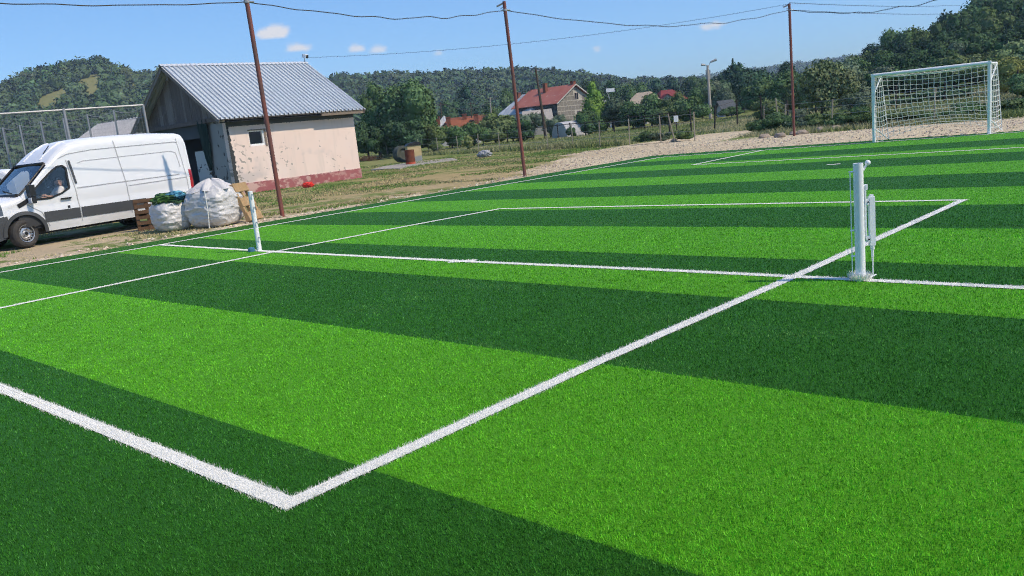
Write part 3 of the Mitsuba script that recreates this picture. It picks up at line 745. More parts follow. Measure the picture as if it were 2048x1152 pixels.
DY = .50
hip, chest, neck, head = PV(1.08, DY, .98), PV(1.03, DY + .06, 1.40), PV(1.02, DY + .10, 1.545), PV(.99, DY + .14, 1.675)
shl, shr = PV(.95, DY + .25, 1.505), PV(1.03, DY - .13, 1.50)
ell, wrl = PV(.80, DY + .32, 1.30), PV(.62, DY + .18, 1.36)
elr, wrr = PV(.84, DY - .22, 1.27), PV(.60, DY - .10, 1.34)
man = thing('person', 'dark haired man in a pale shirt sitting at the van wheel, looking out', 'person')
lookd = np.array([-.55, .83, -.05]); lookd /= np.linalg.norm(lookd)
bones = [((neck, .058), (head - [0, 0, .07], .062)), ((head, .088), (head + [0.02, -.01, .035], .086)), ((head - [0, 0, .02], .07), (head + lookd * .035 - [0, 0, .075], .045)), ((head + lookd * .085 - [0, 0, .005], .014), (head + lookd * .112 - [0, 0, .035], .016)),
         ((shl - [.02, -.02, .10], .05), (ell, .043)), ((ell, .042), (wrl, .030)), ((shr, .05), (elr, .043)), ((elr, .042), (wrr, .030)), ((neck, .058), (chest + [0, 0, .1], .07))]
side_v = np.cross(lookd, [0, 0, 1])
for sg in (1, -1): bones.append(((head + side_v * .088 * sg - [0, 0, .02], .018), (head + side_v * .092 * sg + [0, 0, .02], .02)))
for wr in (wrl, wrr):
    pa = wr + np.array([-.06, 0, .03]); bones.append(((wr, .029), (pa, .034)))
    for k in range(4):
        q0 = pa + np.array([-.02, (k - 1.5) * .021, .018]); q1 = q0 + np.array([-.035, 0, -.004 * k]); q2 = q1 + np.array([-.004, 0, -.032])
        bones += [((q0, .0095), (q1, .009)), ((q1, .009), (q2, .008))]
    bones.append(((pa + np.array([.02, .03, .01]), .011), (pa + np.array([-.02, .045, -.015]), .009)))
vv, ff = limb_body(bones); part(man, 'body', (vv @ VM[:3, :3].T + VM[:3, 3], ff), 'm_skin', smooth=True)
shirt = limb_body([((hip, .15), (chest, .155)), ((chest, .15), (chest + [0, 0, .07], .12)), ((shl, .075), (chest + [0, .06, .02], .11)), ((shr, .075), (chest - [0, .06, -.02], .11)), ((shl, .072), (shl * .5 + ell * .5, .063)), ((shr, .072), (shr * .5 + elr * .5, .063)), ((hip + [0, .07, 0], .14), (hip - [0, .07, 0], .14))])
part(man, 'shirt', (shirt[0] @ VM[:3, :3].T + VM[:3, 3], shirt[1]), 'm_shirt', smooth=True)
vv, ff = limb_body([((hip + np.array([0, .09, -.06]), .115), (PV(.62, DY + .14, .94), .075)), ((PV(.62, DY + .14, .94), .07), (PV(.36, DY + .12, .80), .05)), ((hip + np.array([0, -.09, -.06]), .115), (PV(.62, DY - .14, .94), .075)), ((PV(.62, DY - .14, .94), .07), (PV(.36, DY - .1, .80), .05))])
part(man, 'trousers', (vv @ VM[:3, :3].T + VM[:3, 3], ff), 'm_trousers', smooth=True)
vv, ff = limb_body([((head + [.02, 0, .05] - lookd * .012, .092), (head - lookd * .03 + [0, 0, .01], .090)), ((head - lookd * .035 + [0, 0, .01], .088), (head - lookd * .045 - [0, 0, .05], .065)), ((head + lookd * .04 + [0, 0, .085], .05), (head + [0, 0, .07], .075))])
part(man, 'hair', (vv @ VM[:3, :3].T + VM[:3, 3], ff), 'm_hair', smooth=True)
eyes = MB()
for sg in (1, -1):
    e = head + lookd * .082 + side_v * .032 * sg + [0, 0, .012]; eyes.ball(e, .012, 1); eyes.tube([e + side_v * .02 + [0, 0, .022] + lookd * .004, e - side_v * .02 + [0, 0, .022] + lookd * .004], .006, 5)
eyes.tube([head + lookd * .080 + side_v * .025 - [0, 0, .072], head + lookd * .080 - side_v * .025 - [0, 0, .072]], .007, 5)
part(man, 'face_features', eyes, 'm_hair', m=VM)

# second vehicle, mostly hidden behind the van's nose
CM = np.eye(4); cd = np.array([.80, .60, 0]); CM[:3, 0] = cd; CM[:3, 1] = [cd[1], -cd[0], 0]; CM[:3, 3] = np.array((-18.474,1.844,1.751)) * [1, 1, 0] - cd * 3.65 - CM[:3, 1] * .85
car = thing('parked_car', 'white car half hidden behind the nose of the delivery van at the left edge', 'car')
us2 = np.unique(np.r_[np.arange(-.75, 3.66, .06), 3.66])
ct = lambda u: float(np.interp(u, [-.75, -.68, -.2, .3, .9, 1.3, 2.2, 3.2, 3.5, 3.62, 3.66], [.75, .9, 1.05, 1.18, 1.75, 1.93, 2.0, 1.95, 1.78, 1.40, .9]))
cw = lambda u: float(np.interp(u, [-.75, -.5, 0, 3.3, 3.66], [.62, .78, .85, .85, .76]))
ctk = lambda z, zt: np.interp(z, [.25, .5, .9, 1.1, 1.7, 1.9], [.95, 1, 1, .98, .84, .78])
G2 = loft(us2, ct, cw, lambda u: .25, ctk, lambda u: .12, (26, 6, 6)); V2 = G2.reshape(-1, 3); F2 = faces_of(G2.shape[:2]); c2 = V2[F2].mean(1); n2 = G2.shape[1] - 1; j2 = np.arange(len(F2)) % n2; sd2 = (j2 < 26) | (j2 >= n2 - 26)
arch2 = ((np.hypot(c2[:, 0], c2[:, 2] - .3) < .38) | (np.hypot(c2[:, 0] - 2.75, c2[:, 2] - .3) < .38)) & (np.abs(c2[:, 1]) > .45) & sd2
g1 = shapely.Polygon([(.78, 1.14), (1.15, 1.68), (1.85, 1.78), (1.85, 1.14)]); g2_ = shapely.Polygon([(1.95, 1.14), (1.95, 1.78), (2.75, 1.76), (2.75, 1.14)]); g3 = shapely.Polygon([(2.85, 1.16), (2.85, 1.74), (3.2, 1.66), (3.42, 1.22)])
win2 = sum(shapely.contains_xy(g, c2[:, 0], c2[:, 2]) for g in (g1, g2_, g3)).astype(bool) & sd2
scr2 = (c2[:, 0] > .36) & (c2[:, 0] < .9) & ~sd2
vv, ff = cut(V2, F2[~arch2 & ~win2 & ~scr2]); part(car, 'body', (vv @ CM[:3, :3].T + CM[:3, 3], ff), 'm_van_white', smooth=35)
vv, ff = cut(V2, F2[win2]); part(car, 'window', (vv @ CM[:3, :3].T + CM[:3, 3], ff), 'm_lamp_glass', smooth=35)
vv, ff = cut(V2, F2[scr2]); part(car, 'windscreen', (vv @ CM[:3, :3].T + CM[:3, 3], ff), 'm_lamp_glass', smooth=35)
for u in (0, 2.75):
    for s in (1, -1): wheel(car, (CM @ np.array([u, s * .83, .30, 1]))[:3], 0, cd, CM[:3, 1] * s, .30, .2)

# ------------------------------------------------------------------ big bags, pallets, offcuts
def sack(c, rx, ry, h, seed, bulge=1.0, peak=0.0, yaw=0.0):
    t = trimesh.creation.icosphere(subdivisions=5); d = np.array(t.vertices)
    q = d / (np.abs(d) ** 4.2).sum(1, keepdims=True) ** (1 / 4.2)
    z = (q[:, 2] + 1) / 2
    k = (1 + .10 * bulge * np.sin(np.pi * np.clip(z, 0, 1))) * (1 - .10 * (1 - z))
    x, y = q[:, 0] * rx * k, q[:, 1] * ry * k
    ang = np.arctan2(q[:, 1], q[:, 0])
    n1 = meshkit.fbm(np.stack([ang * 2.2 + seed, z * 9, x * 0 + seed], -1), 4, seed) - .5
    ridge = 1 - np.abs(2 * meshkit.noise(np.stack([np.cos(ang) * 2 + z * 2, np.sin(ang) * 2 + z * 3, z * 5 + seed], -1), seed + 2) - 1)
    ridge2 = 1 - np.abs(2 * meshkit.noise(np.stack([np.cos(ang) * 5 - z * 5, np.sin(ang) * 6, z * 10 + seed], -1), seed + 4) - 1)
    s = 1 + .13 * n1 + .05 * (ridge ** 4 - .2) + .03 * (ridge2 ** 5 - .15)
    zz = z * h + (peak * np.clip(1 - np.hypot(x - .05, y) / (.95 * rx), 0, 1) ** .8 + .05 * n1 + .05 * (ridge ** 4) * h) * (z > .72) * np.clip((z - .72) / .25, 0, 1)
    v = np.stack([x * s, y * s, np.maximum(zz, 0)], -1)
    return v @ rotz(yaw)[:3, :3].T + np.asarray(c), np.array(t.faces)


b1, b2 = np.array([-7.92, 2.02, -.02]), np.array([-7.18, 2.80, -.02])
k1 = thing('bulk_bag', 'smaller white woven bulk bag stuffed with green turf offcuts beside the van', 'bag')
part(k1, 'sack', sack(b1, .40, .40, .74, 4, 1.2), 'm_bag', smooth=True)
loop = MB(); o = b1 + [.36, -.16, .62]
loop.tube([o + np.array([.02 + .05 * math.sin(a), .07 * math.cos(a), .10 * math.sin(a) - .0 * a - .02]) for a in np.linspace(-2.9, 2.9, 14)], .014, 6)
part(k1, 'handle', loop, 'm_white_paint')
k2 = thing('bulk_bag', 'larger white woven bulk bag with gathered top next to the pale pallet', 'bag')
part(k2, 'sack', sack(b2, .58, .56, .95, 9, .45, .10, .42), 'm_bag', smooth=True)
tz = np.linspace(0, 1, 9); ta = np.linspace(0, 2 * np.pi, 41); TZ, TA = np.meshgrid(tz, ta, indexing='ij')
RR = (.50 * (1 - TZ) ** .55 + .04) * (1 + .16 * np.sin(TA * 7 + 2 * TZ) + .10 * np.sin(TA * 13)); tv = np.stack([b2[0] + RR * np.cos(TA) + .03 * TZ, b2[1] + RR * np.sin(TA), .88 + .27 * TZ ** 1.1 + .03 * np.sin(TA * 5)], -1)
part(k2, 'gathered_top', (tv.reshape(-1, 3), faces_of(TZ.shape)), 'm_bag', smooth=True)
pt = MB()
for s_ in (-.02,):
    pt.tube([b2 + np.array([.44 + .05 * math.sin(z * 3), -.46 + .03 * z, z]) for z in np.linspace(.02, .9, 12)] + [b2 + np.array([.2, -.14, 1.05])], .013, 5)
part(k2, 'strap', pt, 'm_rope')


def rag(c, size, seed, h):
    t = trimesh.creation.icosphere(subdivisions=4); d = np.array(t.vertices)
    n = meshkit.fbm(d * 2.2 + seed, 4, seed)[:, None] - .5; n2 = (1 - np.abs(2 * meshkit.noise(d * 4 + seed, seed) - 1))[:, None] ** 3 - .25
    return d * np.array(size) * (1 + .7 * n + .3 * n2) + np.array(c) + [0, 0, h], np.array(t.faces)


solo('turf_offcut', rag(b1, (.37, .36, .15), 3, .78), 'm_turf_scrap', 'crumpled dark green turf offcuts heaped in the smaller white bag', 'turf offcut', smooth=60)
solo('turf_offcut', rag(b1 + [.02, .34, 0], (.30, .16, .10), 12, .80), 'm_turf_scrap', 'rolled turf offcut with black backing poking out towards the larger bag', 'turf offcut', smooth=60)
solo('blue_netting', rag(b1 + [.20, .10, 0], (.20, .22, .10), 6, .86), 'm_blue_net', 'crumpled light blue netting lying on the turf offcuts in the bag', 'netting', smooth=60)


def pallet(name, o, e1, e2, w, l, mat, label, nb=6, gap=.03):
    """boards run along e1 (width w), stacked up e2 (length l)"""
    e1, e2 = np.array(e1, float) / np.linalg.norm(e1), np.array(e2, float)
    e2 = e2 - e1 * (e1 @ e2); e2 /= np.linalg.norm(e2); n = np.cross(e1, e2)
    m = np.eye(4); m[:3, 0], m[:3, 1], m[:3, 2], m[:3, 3] = e1, e2, n, o
    k = thing(name, label, 'pallet'); bw = (l - gap * (nb - 1)) / nb
    for i in range(nb):
        part(k, 'board', MB().box((0, i * (bw + gap), .10), (w, i * (bw + gap) + bw, .122), m), mat)
    for x in (0, w / 2 - .04, w - .08):
        part(k, 'stringer', MB().box((x, 0, .022), (x + .08, l, .0995), m), mat)
    for y in (0, l / 2 - .05, l - .1):
        part(k, 'bottom_board', MB().box((0, y, 0), (w, y + .1, .0215), m), mat)


R3, U3 = np.array([.725, .689, 0]), np.array([0, 0, 1.0]); D3 = np.array([-.689, .725, 0])
pallet('wooden_pallet', np.array([*(-9.467,1.783), .0]), R3 * .80 + D3 * .50, U3 * .86 + R3 * .42 + D3 * .30, .62, .80, 'm_wood_dark', 'dark weathered pallet leaning on the smaller bag in front of the van', 6, .055)
pallet('wooden_pallet', np.array([*(-6.413,3.087), .0]) + D3 * .25, R3 * .25 + D3 * .97, U3 * .93 - R3 * .36, .62, 1.0, 'm_wood_new', 'pale new pallet standing on end against the larger white bag', 3, .16)
# ------------------------------------------------------------------ net posts
p1 = np.array([9.66, -.03, 0.0])
rx_, fx_ = R3, -D3          # to the right of the picture, towards the camera
np_ = thing('net_post', 'white steel net post with side winder standing near the camera on the right', 'net post')
tb = MB().lathe([(.036, 0), (.042, .0), (.042, 1.035), (.041, 1.035), (.041, .9), (.001, .9)], 28, rotz(0, p1)); part(np_, 'tube', tb, 'm_white_paint', smooth=35)
part(np_, 'pulley', MB().ball(p1 + rx_ * .085 + [0, 0, 1.03], .024, 2).tube([p1 + rx_ * .045 + [0, 0, .97], p1 + rx_ * .085 + [0, 0, 1.03]], .010, 8), 'm_white_paint', smooth=40)
mp = frame(p1, rx_)
part(np_, 'rail', MB().box((.046, -.018, .36), (.058, .018, .84), mp).box((.058, -.022, .80), (.072, .022, .845), mp).box((.058, -.006, .37), (.064, .006, .8), mp), 'm_white_paint')
part(np_, 'winder_box', MB().box((.088, -.02, .30), (.134, .026, .735), mp).box((.096, -.012, .735), (.126, .018, .75), mp).lathe([(.018, 0), (.018, .035), (.012, .04), (.012, .10), (.008, .11), (.008, .14)], 12, lathe_x(p1 + rx_ * .111 + [0, 0, .30], p1 + rx_ * .111 + [0, 0, .1])), 'm_white_paint')
for z in (.335, .665):
    part(np_, 'bracket', MB().box((.058, -.016, z), (.088, .016, z + .05), mp), 'm_white_paint')
    part(np_, 'bolt', MB().lathe([(.001, 0), (.007, 0), (.007, -.012)], 8, lathe_x(p1 + rx_ * .074 + fx_ * .026 + [0, 0, z + .025], p1 + rx_ * .074 + fx_ * .1 + [0, 0, z + .025])), 'm_black')
hx = p1 + rx_ * .111
part(np_, 'foot_bar', MB().tube([hx + [0, 0, .16], hx + [0, 0, .02]], .006, 8).tube([hx + rx_ * -.04 + [0, 0, .02] + fx_ * .03, hx + rx_ * .04 + [0, 0, .026] - fx_ * .03], .006, 8), 'm_white_paint')
ro = p1 - rx_ * .072
part(np_, 'lacing_rod', MB().tube([ro + [0, 0, .02], ro + [0, 0, .97]], .0045, 6), 'm_white_paint')
for z in (.965, .45, .22):
    part(np_, 'lug', MB().tube([p1 - rx_ * .044 + [0, 0, z], p1 - rx_ * .082 + [0, 0, z]], .008, 6), 'm_white_paint')
collar = MB(); n = 420; rg = np.random.default_rng(8); a = rg.uniform(0, 6.283, n); r_ = .045 + .05 * rg.random(n); h_ = .025 + .055 * rg.random(n)
pc = np.stack([p1[0] + r_ * np.cos(a), p1[1] + r_ * np.sin(a), .004 + 0 * a], -1); o2 = np.stack([np.cos(a) * .03, np.sin(a) * .03, h_], -1); tgt = np.stack([-np.sin(a), np.cos(a), 0 * a], -1) * .006
vv = np.stack([pc - tgt, pc + tgt, pc + o2], 1).reshape(-1, 3)
solo('turf_collar', MB().add(vv, np.arange(len(vv)).reshape(-1, 3), WHITE), 'm_fibre', 'ring of loose white turf fibres round the foot of the near net post', 'turf collar')
p2 = np.array([-.62, .06, 0.0])
np2 = thing('net_post', 'white steel net post with hooks standing by the white bags', 'net post')
part(np2, 'tube', MB().lathe([(.041, 0), (.041, 1.03), (.001, 1.035)], 24, rotz(0, p2)), 'm_white_paint', smooth=35)
for z in (.22, .48, .74, .96):
    part(np2, 'hook', MB().tube([p2 + rx_ * .03 + fx_ * .036 + [0, 0, z + .02], p2 + rx_ * .055 + fx_ * .06 + [0, 0, z + .01], p2 + rx_ * .06 + fx_ * .055 + [0, 0, z - .02]], .008, 6), 'm_steel')
cp = p2 - rx_ * .13 + fx_ * .02
solo('socket_cover', MB().lathe([(.001, .075), (.05, .07), (.062, .045), (.065, .005)], 8, frame(cp, rx_, ez=(.25, .1, 1))), 'm_blue_plastic', 'small blue socket cover lying at the foot of the far net post', 'cover', smooth=20)

# ------------------------------------------------------------------ goal
g1, g2 = np.array([2.76, 19.86, 0]), np.array([5.84, 20.48, 0]); gx_ = (g2 - g1) / np.linalg.norm(g2 - g1); gn = np.array([-gx_[1], gx_[0], 0]) + .34 * gx_; gn /= np.linalg.norm(gn); GH = 2.05
goal = thing('football_goal', 'white football goal with sagging square net on the far goal line', 'goal')
for g in (g1, g2):
    part(goal, 'post', MB().tube([g, g + [0, 0, GH + .05]], .052, 14), 'm_white_paint', smooth=40)
part(goal, 'crossbar', MB().tube([g1 - gx_ * .052 + [0, 0, GH], g2 + gx_ * .052 + [0, 0, GH]], .055, 14), 'm_white_paint', smooth=40)
BD, BB = .55, .95
for g in (g1, g2):
    part(goal, 'top_stay', MB().tube([g + [0, 0, GH], g + gn * BD + [0, 0, GH - .02]], .022, 8), 'm_white_paint', smooth=40)
    part(goal, 'brace', MB().tube([g + [0, 0, GH - .60], g + gn * BD + [0, 0, GH - .02]], .02, 8), 'm_white_paint', smooth=40)
    part(goal, 'ground_stay', MB().tube([g + [0, 0, .45], g + gn * BB + [0, 0, .02]], .018, 8), 'm_white_paint', smooth=40)
    part(goal, 'back_stay', MB().tube([g + gn * BD + [0, 0, GH - .02], g + gn * BB + [0, 0, .02]], .012, 6), 'm_white_paint', smooth=40)
nt = MB(); rg = np.random.default_rng(21); LN = np.linalg.norm(g2 - g1)


def back(u, v):
    """u along the goal 0..1, v down the back 0..1"""
    z = (GH - .03) * (1 - v); off = BD + (BB - BD) * v ** 1.2
    sag = math.sin(math.pi * u)
    z = z - .10 * sag * (1 - v) ** 2 + (.26 * sag + .1) * v ** 3 * 1.0
    off -= .14 * sag * math.sin(math.pi * min(v * 1.05, 1))
    j = .016 * (meshkit.noise(np.array([u * 30, v * 20, 1.0])) - .5) * 2
    return g1 + gx_ * (LN * u + j) + gn * off + np.array([0, 0, max(z + j, .02)])


nu, nv = 19, 13
for i in range(nu + 1): nt.tube([back(i / nu, k / 24) for k in range(25)], .0075, 4, False)
for k in range(nv + 1): nt.tube([back(i / 38, k / nv) for i in range(39)], .0075, 4, False)
for g, u in ((g1, 0), (g2, 1)):
    for k in range(nv + 1):
        b_ = back(u, k / nv); a_ = g + gn * .03 + np.array([0, 0, GH * (1 - k / nv) + .02]); nt.tube([a_ + (b_ - a_) * t - np.array([0, 0, .05 * math.sin(math.pi * t)]) for t in np.linspace(0, 1, 6)], .008, 4, False)
    for q in np.linspace(.2, .8, 4):
        nt.tube([(g + gn * .03) * (1 - q) + back(u, v) * q + np.array([0, 0, GH * (1 - v) * (1 - q)]) for v in np.linspace(0, 1, 12)], .008, 4, False)
for i in range(nu + 1):
    nt.tube([g1 + gx_ * LN * i / nu + gn * .03 + [0, 0, GH], back(i / nu, 0)], .008, 4, False)
for k in (1, 2): nt.tube([(g1 + gx_ * LN * u + [0, 0, GH]) * (1 - k / 3) + back(u, 0) * k / 3 for u in np.linspace(0, 1, 20)], .008, 4, False)
nt.tube([g1 + gx_ * LN * u + gn * .05 + np.array([0, 0, GH - .07 - .05 * math.sin(math.pi * u)]) for u in np.linspace(0, 1, 24)], .014, 5, False)
part(goal, 'net', nt, 'm_rope')

# ------------------------------------------------------------------ lighting poles and cables
POLES = [(-6.69, 4.36), (-6.31, 13.45), (-3.85, 28.8)]
txt = ['left', 'middle', 'right']
for (x, y), t, s in zip(POLES, txt, ('by the white bags', 'at the edge of the gravel', 'in the weeds left of the goal')):
    k = thing('steel_pole', f'tall dark red steel pole {s}', 'pole')
    lean = np.array([-.12 if t == 'left' else -.16 if t == 'middle' else 0, 0, 0])
    part(k, 'shaft', MB().tube([np.array([x, y, -.1]), np.array([x, y, 5.62]) + lean], .056, 12), 'm_pole_red', smooth=40)
    top_ = np.array([x, y, 5.35]) + lean
    part(k, 'clamp', MB().tube([top_ + [0, 0, -.03], top_ + [0, 0, .03]], .078, 10).tube([top_, top_ + R3 * .18 + [0, 0, -.02]], .022, 6).tube([top_ + [0, 0, .12], top_ - R3 * .14 + [0, 0, .05]], .012, 6), 'm_galvanised')
    part(k, 'cap_arm', MB().tube([np.array([x, y, 5.58]) + lean, np.array([x, y, 5.50]) + lean - R3 * .25 + D3 * .1], .03, 8), 'm_galvanised')
PT = [np.array([x, y, 5.35]) + [l, 0, 0] for (x, y), l in zip(POLES, (-.12, -.16, 0))]


def cable(a, b, sag, r, label, wob=.0, n=40):
    a, b = np.array(a, float), np.array(b, float); t = np.linspace(0, 1, n + 1)[:, None]
    p = a + (b - a) * t; p[:, 2] -= 4 * sag * (t * (1 - t))[:, 0]
    p[:, 2] += wob * (meshkit.noise(np.stack([t[:, 0] * 14, t[:, 0] * 0, t[:, 0] * 0 + 5], -1)) - .5) * np.minimum(1, 8 * t[:, 0] * (1 - t[:, 0]))
    solo('overhead_cable', MB().tube(p, r, 6), 'm_cable', label, 'cable', smooth=True)


cable(PT[0], (-7.2, -6.2, 5.6), .30, .013, 'twisted black cable running left from the nearest red pole', .06)
cable(PT[0], PT[1], .32, .013, 'twisted black cable sagging between the left and middle red poles', .10)
cable(PT[1], PT[2], .58, .013, 'twisted black cable sagging between the middle and right red poles', .10)
cable(PT[2], (5.848,20.72,4.242), .42, .013, 'twisted black cable rising right from the right red pole', .10)
cable(c0 + [0, 0, .2], np.array(PT[2]) + [0, 0, .25], .42, .008, 'thin wire from the outbuilding ridge up to the right red pole')
cable(np.array(PT[2]) + [0, 0, .3], (-6.116,63.489,7.046), .12, .012, 'upper thin wire from the right red pole to the wooded slope')
cable(np.array(PT[2]), (-6.355,63.109,6.468), .1, .012, 'lower thin wire from the right red pole to the wooded slope')

# ------------------------------------------------------------------ fences
def on_line_at(d, a, b):
    """where the horizontal direction d from the camera meets the line a-b"""
    d = np.array(d[:2]); a, b = np.array(a, float), np.array(b, float)
    s = np.linalg.solve(np.stack([d, a - b], 1), a - CAM[:2]); return CAM[:2] + d * s[0]


f1a, f1b = (-42.6, 41.0), (-9.4, 29.9)
fen = thing('wire_fence', 'low wire fence with slim pale timber posts crossing the meadow', 'fence')
prev = None; rg = np.random.default_rng(31)
for d, lean in (((-0.793,0.61,-0.003),0), ((-0.788,0.616,-0.004),0), ((-0.777,0.63,-0.006),0), ((-0.765,0.644,-0.008),0), ((-0.753,0.658,-0.01),0), ((-0.738,0.675,-0.012),0), ((-0.722,0.692,-0.015),0), ((-0.705,0.709,-0.017),0), ((-0.687,0.726,-0.02),0), ((-0.645,0.764,-0.02),0), ((-0.622,0.783,-0.023),0), ((-0.597,0.802,-0.023),0), ((-0.569,0.822,-0.024),0), ((-0.539,0.842,-0.021),0), ((-0.525,0.851,-0.023),.5), ((-0.506,0.862,-0.024),0)):
    q = on_line_at(d, f1a, f1b); z0 = float(terrain(*q)); h = 1.38 + .08 * rg.random()
    topp = np.array([*q, z0 + h]) - R3 * (lean * .55 + .03 * rg.normal())
    part(fen, 'post', MB().tube([np.array([*q, z0 - .1]), topp], .030, 6), 'm_post_wood')
    if prev is not None:
        w_ = MB()
        for f in (.35, .65, .93): w_.tube([prev[0] * (1 - f) + prev[1] * f, np.array([*q, z0]) * (1 - f) + topp * f], .006, 4)
        part(fen, 'wire', w_, 'm_galvanised')
    prev = (np.array([*q, z0]), topp)
fen = thing('wire_fence', 'wire fence with pale timber posts in the weeds behind the goal', 'fence')
prev = None
for b_, t_ in (((-16.457,51.765), (-9.07,36.687,1.369)), ((-10.876,42.387), (-8.618,37.207,1.706)), ((-7.905,36.751), (-5.954,32.623,1.363)), ((-4.739,35.218), (-4.273,34.222,1.366)), ((1.132,31.515), (0.361,34.428,1.418)), ((3.878,29.947), (3.236,32.955,1.453))):
    b_ = np.array([*b_, 0]); d = np.array(t_) - CAM; L = np.dot(b_[:2] - CAM[:2], d[:2]) / np.dot(d[:2], d[:2]); topp = CAM + d * L; b_[2] = float(terrain(b_[0], b_[1])) - .1
    part(fen, 'post', MB().tube([b_, topp], .036, 6), 'm_post_wood')
    if prev is not None:
        w_ = MB()
        for f in (.5, .75, .96): w_.tube([prev[0] * (1 - f) + prev[1] * f, b_ * (1 - f) + topp * f], .007, 4)
        part(fen, 'wire', w_, 'm_galvanised')
    prev = (b_, topp)
fen = thing('timber_fence', 'dark old timber fence along the foot of the garden trees', 'fence')
fa, fb = np.array([-62.0, 56.0]), np.array([-28.0, 58.5]); prev = None
for t in np.linspace(0, 1, 22):
    q = fa + (fb - fa) * t; z0 = float(terrain(*q)); h = 1.25 + .3 * rg.random()
    b_, tp = np.array([*q, z0 - .1]), np.array([*q, z0 + h]) + rg.normal(0, .06, 3)
    part(fen, 'post', MB().tube([b_, tp], .06, 5), 'm_post_dark')
    if prev is not None:
        part(fen, 'rail', MB().tube([prev - [0, 0, .12], tp - [0, 0, .12]], .035, 5), 'm_post_dark')
    prev = tp
fen = thing('timber_fence', 'dark leaning timber posts strung with wire beyond the gravel turning', 'fence')
prev = None
for b_, h in (((-19.362,43.461,0.232), 1.5), ((-18.266,44.463,0.079), 1.7), ((-17.103,45.571,0.085), 1.6), ((-17.91,50.465,0.237), 1.9), ((-14.713,47.907,0.324), 1.9), ((-10.701,43.315,0.414), 1.6), ((-11.137,48.499,0.327), 1.5), ((-10.48,51.893,0.171), 1.6), ((-7.213,52.155,0.039), 1.7), ((-5.486,56.593,-0.021), 1.7), ((-0.288,53.098,-0.042), 1.7)):
    q = np.array(b_[:2]); z0 = float(terrain(*q)); b_ = np.array([*q, z0 - .1]); tp = np.array([*q, z0 + h]) + rg.normal(0, .05, 3)
    part(fen, 'post', MB().tube([b_, tp], .06, 5), 'm_post_dark')
    if prev is not None: part(fen, 'wire', MB().tube([prev - [0, 0, .1], tp - [0, 0, .1]], .01, 4).tube([prev - [0, 0, .8], tp - [0, 0, .8]], .01, 4), 'm_post_dark')
    prev = tp
# sports cage behind the van
cage = thing('sports_cage', 'tall grey wire sports cage with steel posts behind the white van', 'fence')
ra, rb = np.array([-21.9, 1.2, 0]), np.array([-21.0, 7.76, 0])
def wirepanel(a, b, h0, h1, sp, r, mb):
    L = np.linalg.norm(b - a); d = (b - a) / L; n = int(L / sp)
    for k in range(n + 1): mb.tube([a + d * L * k / n + [0, 0, h0], a + d * L * k / n + [0, 0, h1]], r, 3, False)
    for z in np.arange(h0, h1 + .01, sp): mb.tube([a + [0, 0, z], b + [0, 0, z]], r, 3, False)
rd = (rb - ra) / np.linalg.norm(rb - ra); raf = ra - rd * 7
for q in (rb, (-20.591,4.63,2.892), raf):
    q = np.array([q[0], q[1], 0.0])
    part(cage, 'post', MB().tube([q, q + [0, 0, 4.0]], .045, 8), 'm_galvanised', smooth=40)
part(cage, 'top_rail', MB().tube([raf + [0, 0, 3.98], rb + [0, 0, 3.98]], .035, 8), 'm_galvanised', smooth=40)
wm = MB(); wirepanel(raf, rb, .1, 3.9, .14, .0028, wm); part(cage, 'wire_mesh', wm, 'm_galvanised', kind='stuff')
cage = thing('sports_cage', 'far side of the cage, wire strung between thin grey posts', 'fence')
prev = None; sh_ = MB(); wm = MB()
for t_ in ((-31.784,4.532,3.983), (-29.572,5.216,3.926), (-28.465,5.566,3.926), (-27.248,6.027,3.949), (-25.895,6.473,3.958), (-24.519,6.939,3.959), (-23.094,7.453,3.969), (-21.406,7.93,3.95)):
    tp = np.array(t_); b_ = np.array([tp[0], tp[1], 0.0])
    part(cage, 'post', MB().tube([b_, tp], .042, 8), 'm_galvanised', smooth=40)
    if prev is not None:
        w_ = MB(); ts = np.linspace(0, 1, 9)
        for f in (1.0, .90, .36, .30): w_.tube([(prev[0] * (1 - t) + b_ * t) * (1 - f) + (prev[1] * (1 - t) + tp * t) * f - np.array([0, 0, (.16 if f == 1 else .03) * 4 * t * (1 - t)]) for t in ts], .012, 4)
        part(cage, 'wire', w_, 'm_galvanised')
        wirepanel(prev[0], b_, .1, 3.6, .16, .0028, wm)
        v = [prev[0] + [0, 0, .05], b_ + [0, 0, .05], b_ + [0, 0, 1.25], prev[0] + [0, 0, 1.25]]; v = v + [x + np.array([.02, .02, 0]) for x in v]
        part(cage, 'windbreak', (v, [[0, 1, 2, 3], [4, 7, 6, 5], [3, 2, 6, 7], [0, 3, 7, 4], [1, 5, 6, 2]]), 'm_black')
    prev = (b_, tp)
part(cage, 'wire_mesh', wm, 'm_galvanised', kind='stuff')

# ------------------------------------------------------------------ things round the meadow
bo = np.array([*(-27.637,26.798), 0.0])
k = thing('oil_drum', 'rusty red brown oil drum standing on the concrete path', 'drum')
prof = [(.001, .0), (.285, 0), (.30, .02)]
for zc in (.30, .60): prof += [(.29, zc - .05), (.305, zc), (.29, zc + .05)]
prof += [(.29, .88), (.30, .90), (.28, .905), (.28, .86), (.001, .86)]
part(k, 'shell', MB().lathe(prof, 28, rotz(0, bo)), 'm_rust', smooth=30)
k = thing('well_house', 'small yellowish concrete hutch with a black lid behind the rusty drum', 'hutch')
wo = np.array([*(-31.574,30.916), 0.0]); mw = frame(wo, R3 * .95 + D3 * .3) @ np.array([[1, 0, 0, -.22], [0, 1, 0, .55], [0, 0, 1, 0], [0, 0, 0, 1.0]])
part(k, 'walls', MB().box((-.45, -.42, 0), (.5, .42, 1.08), mw), 'm_box_yellow')
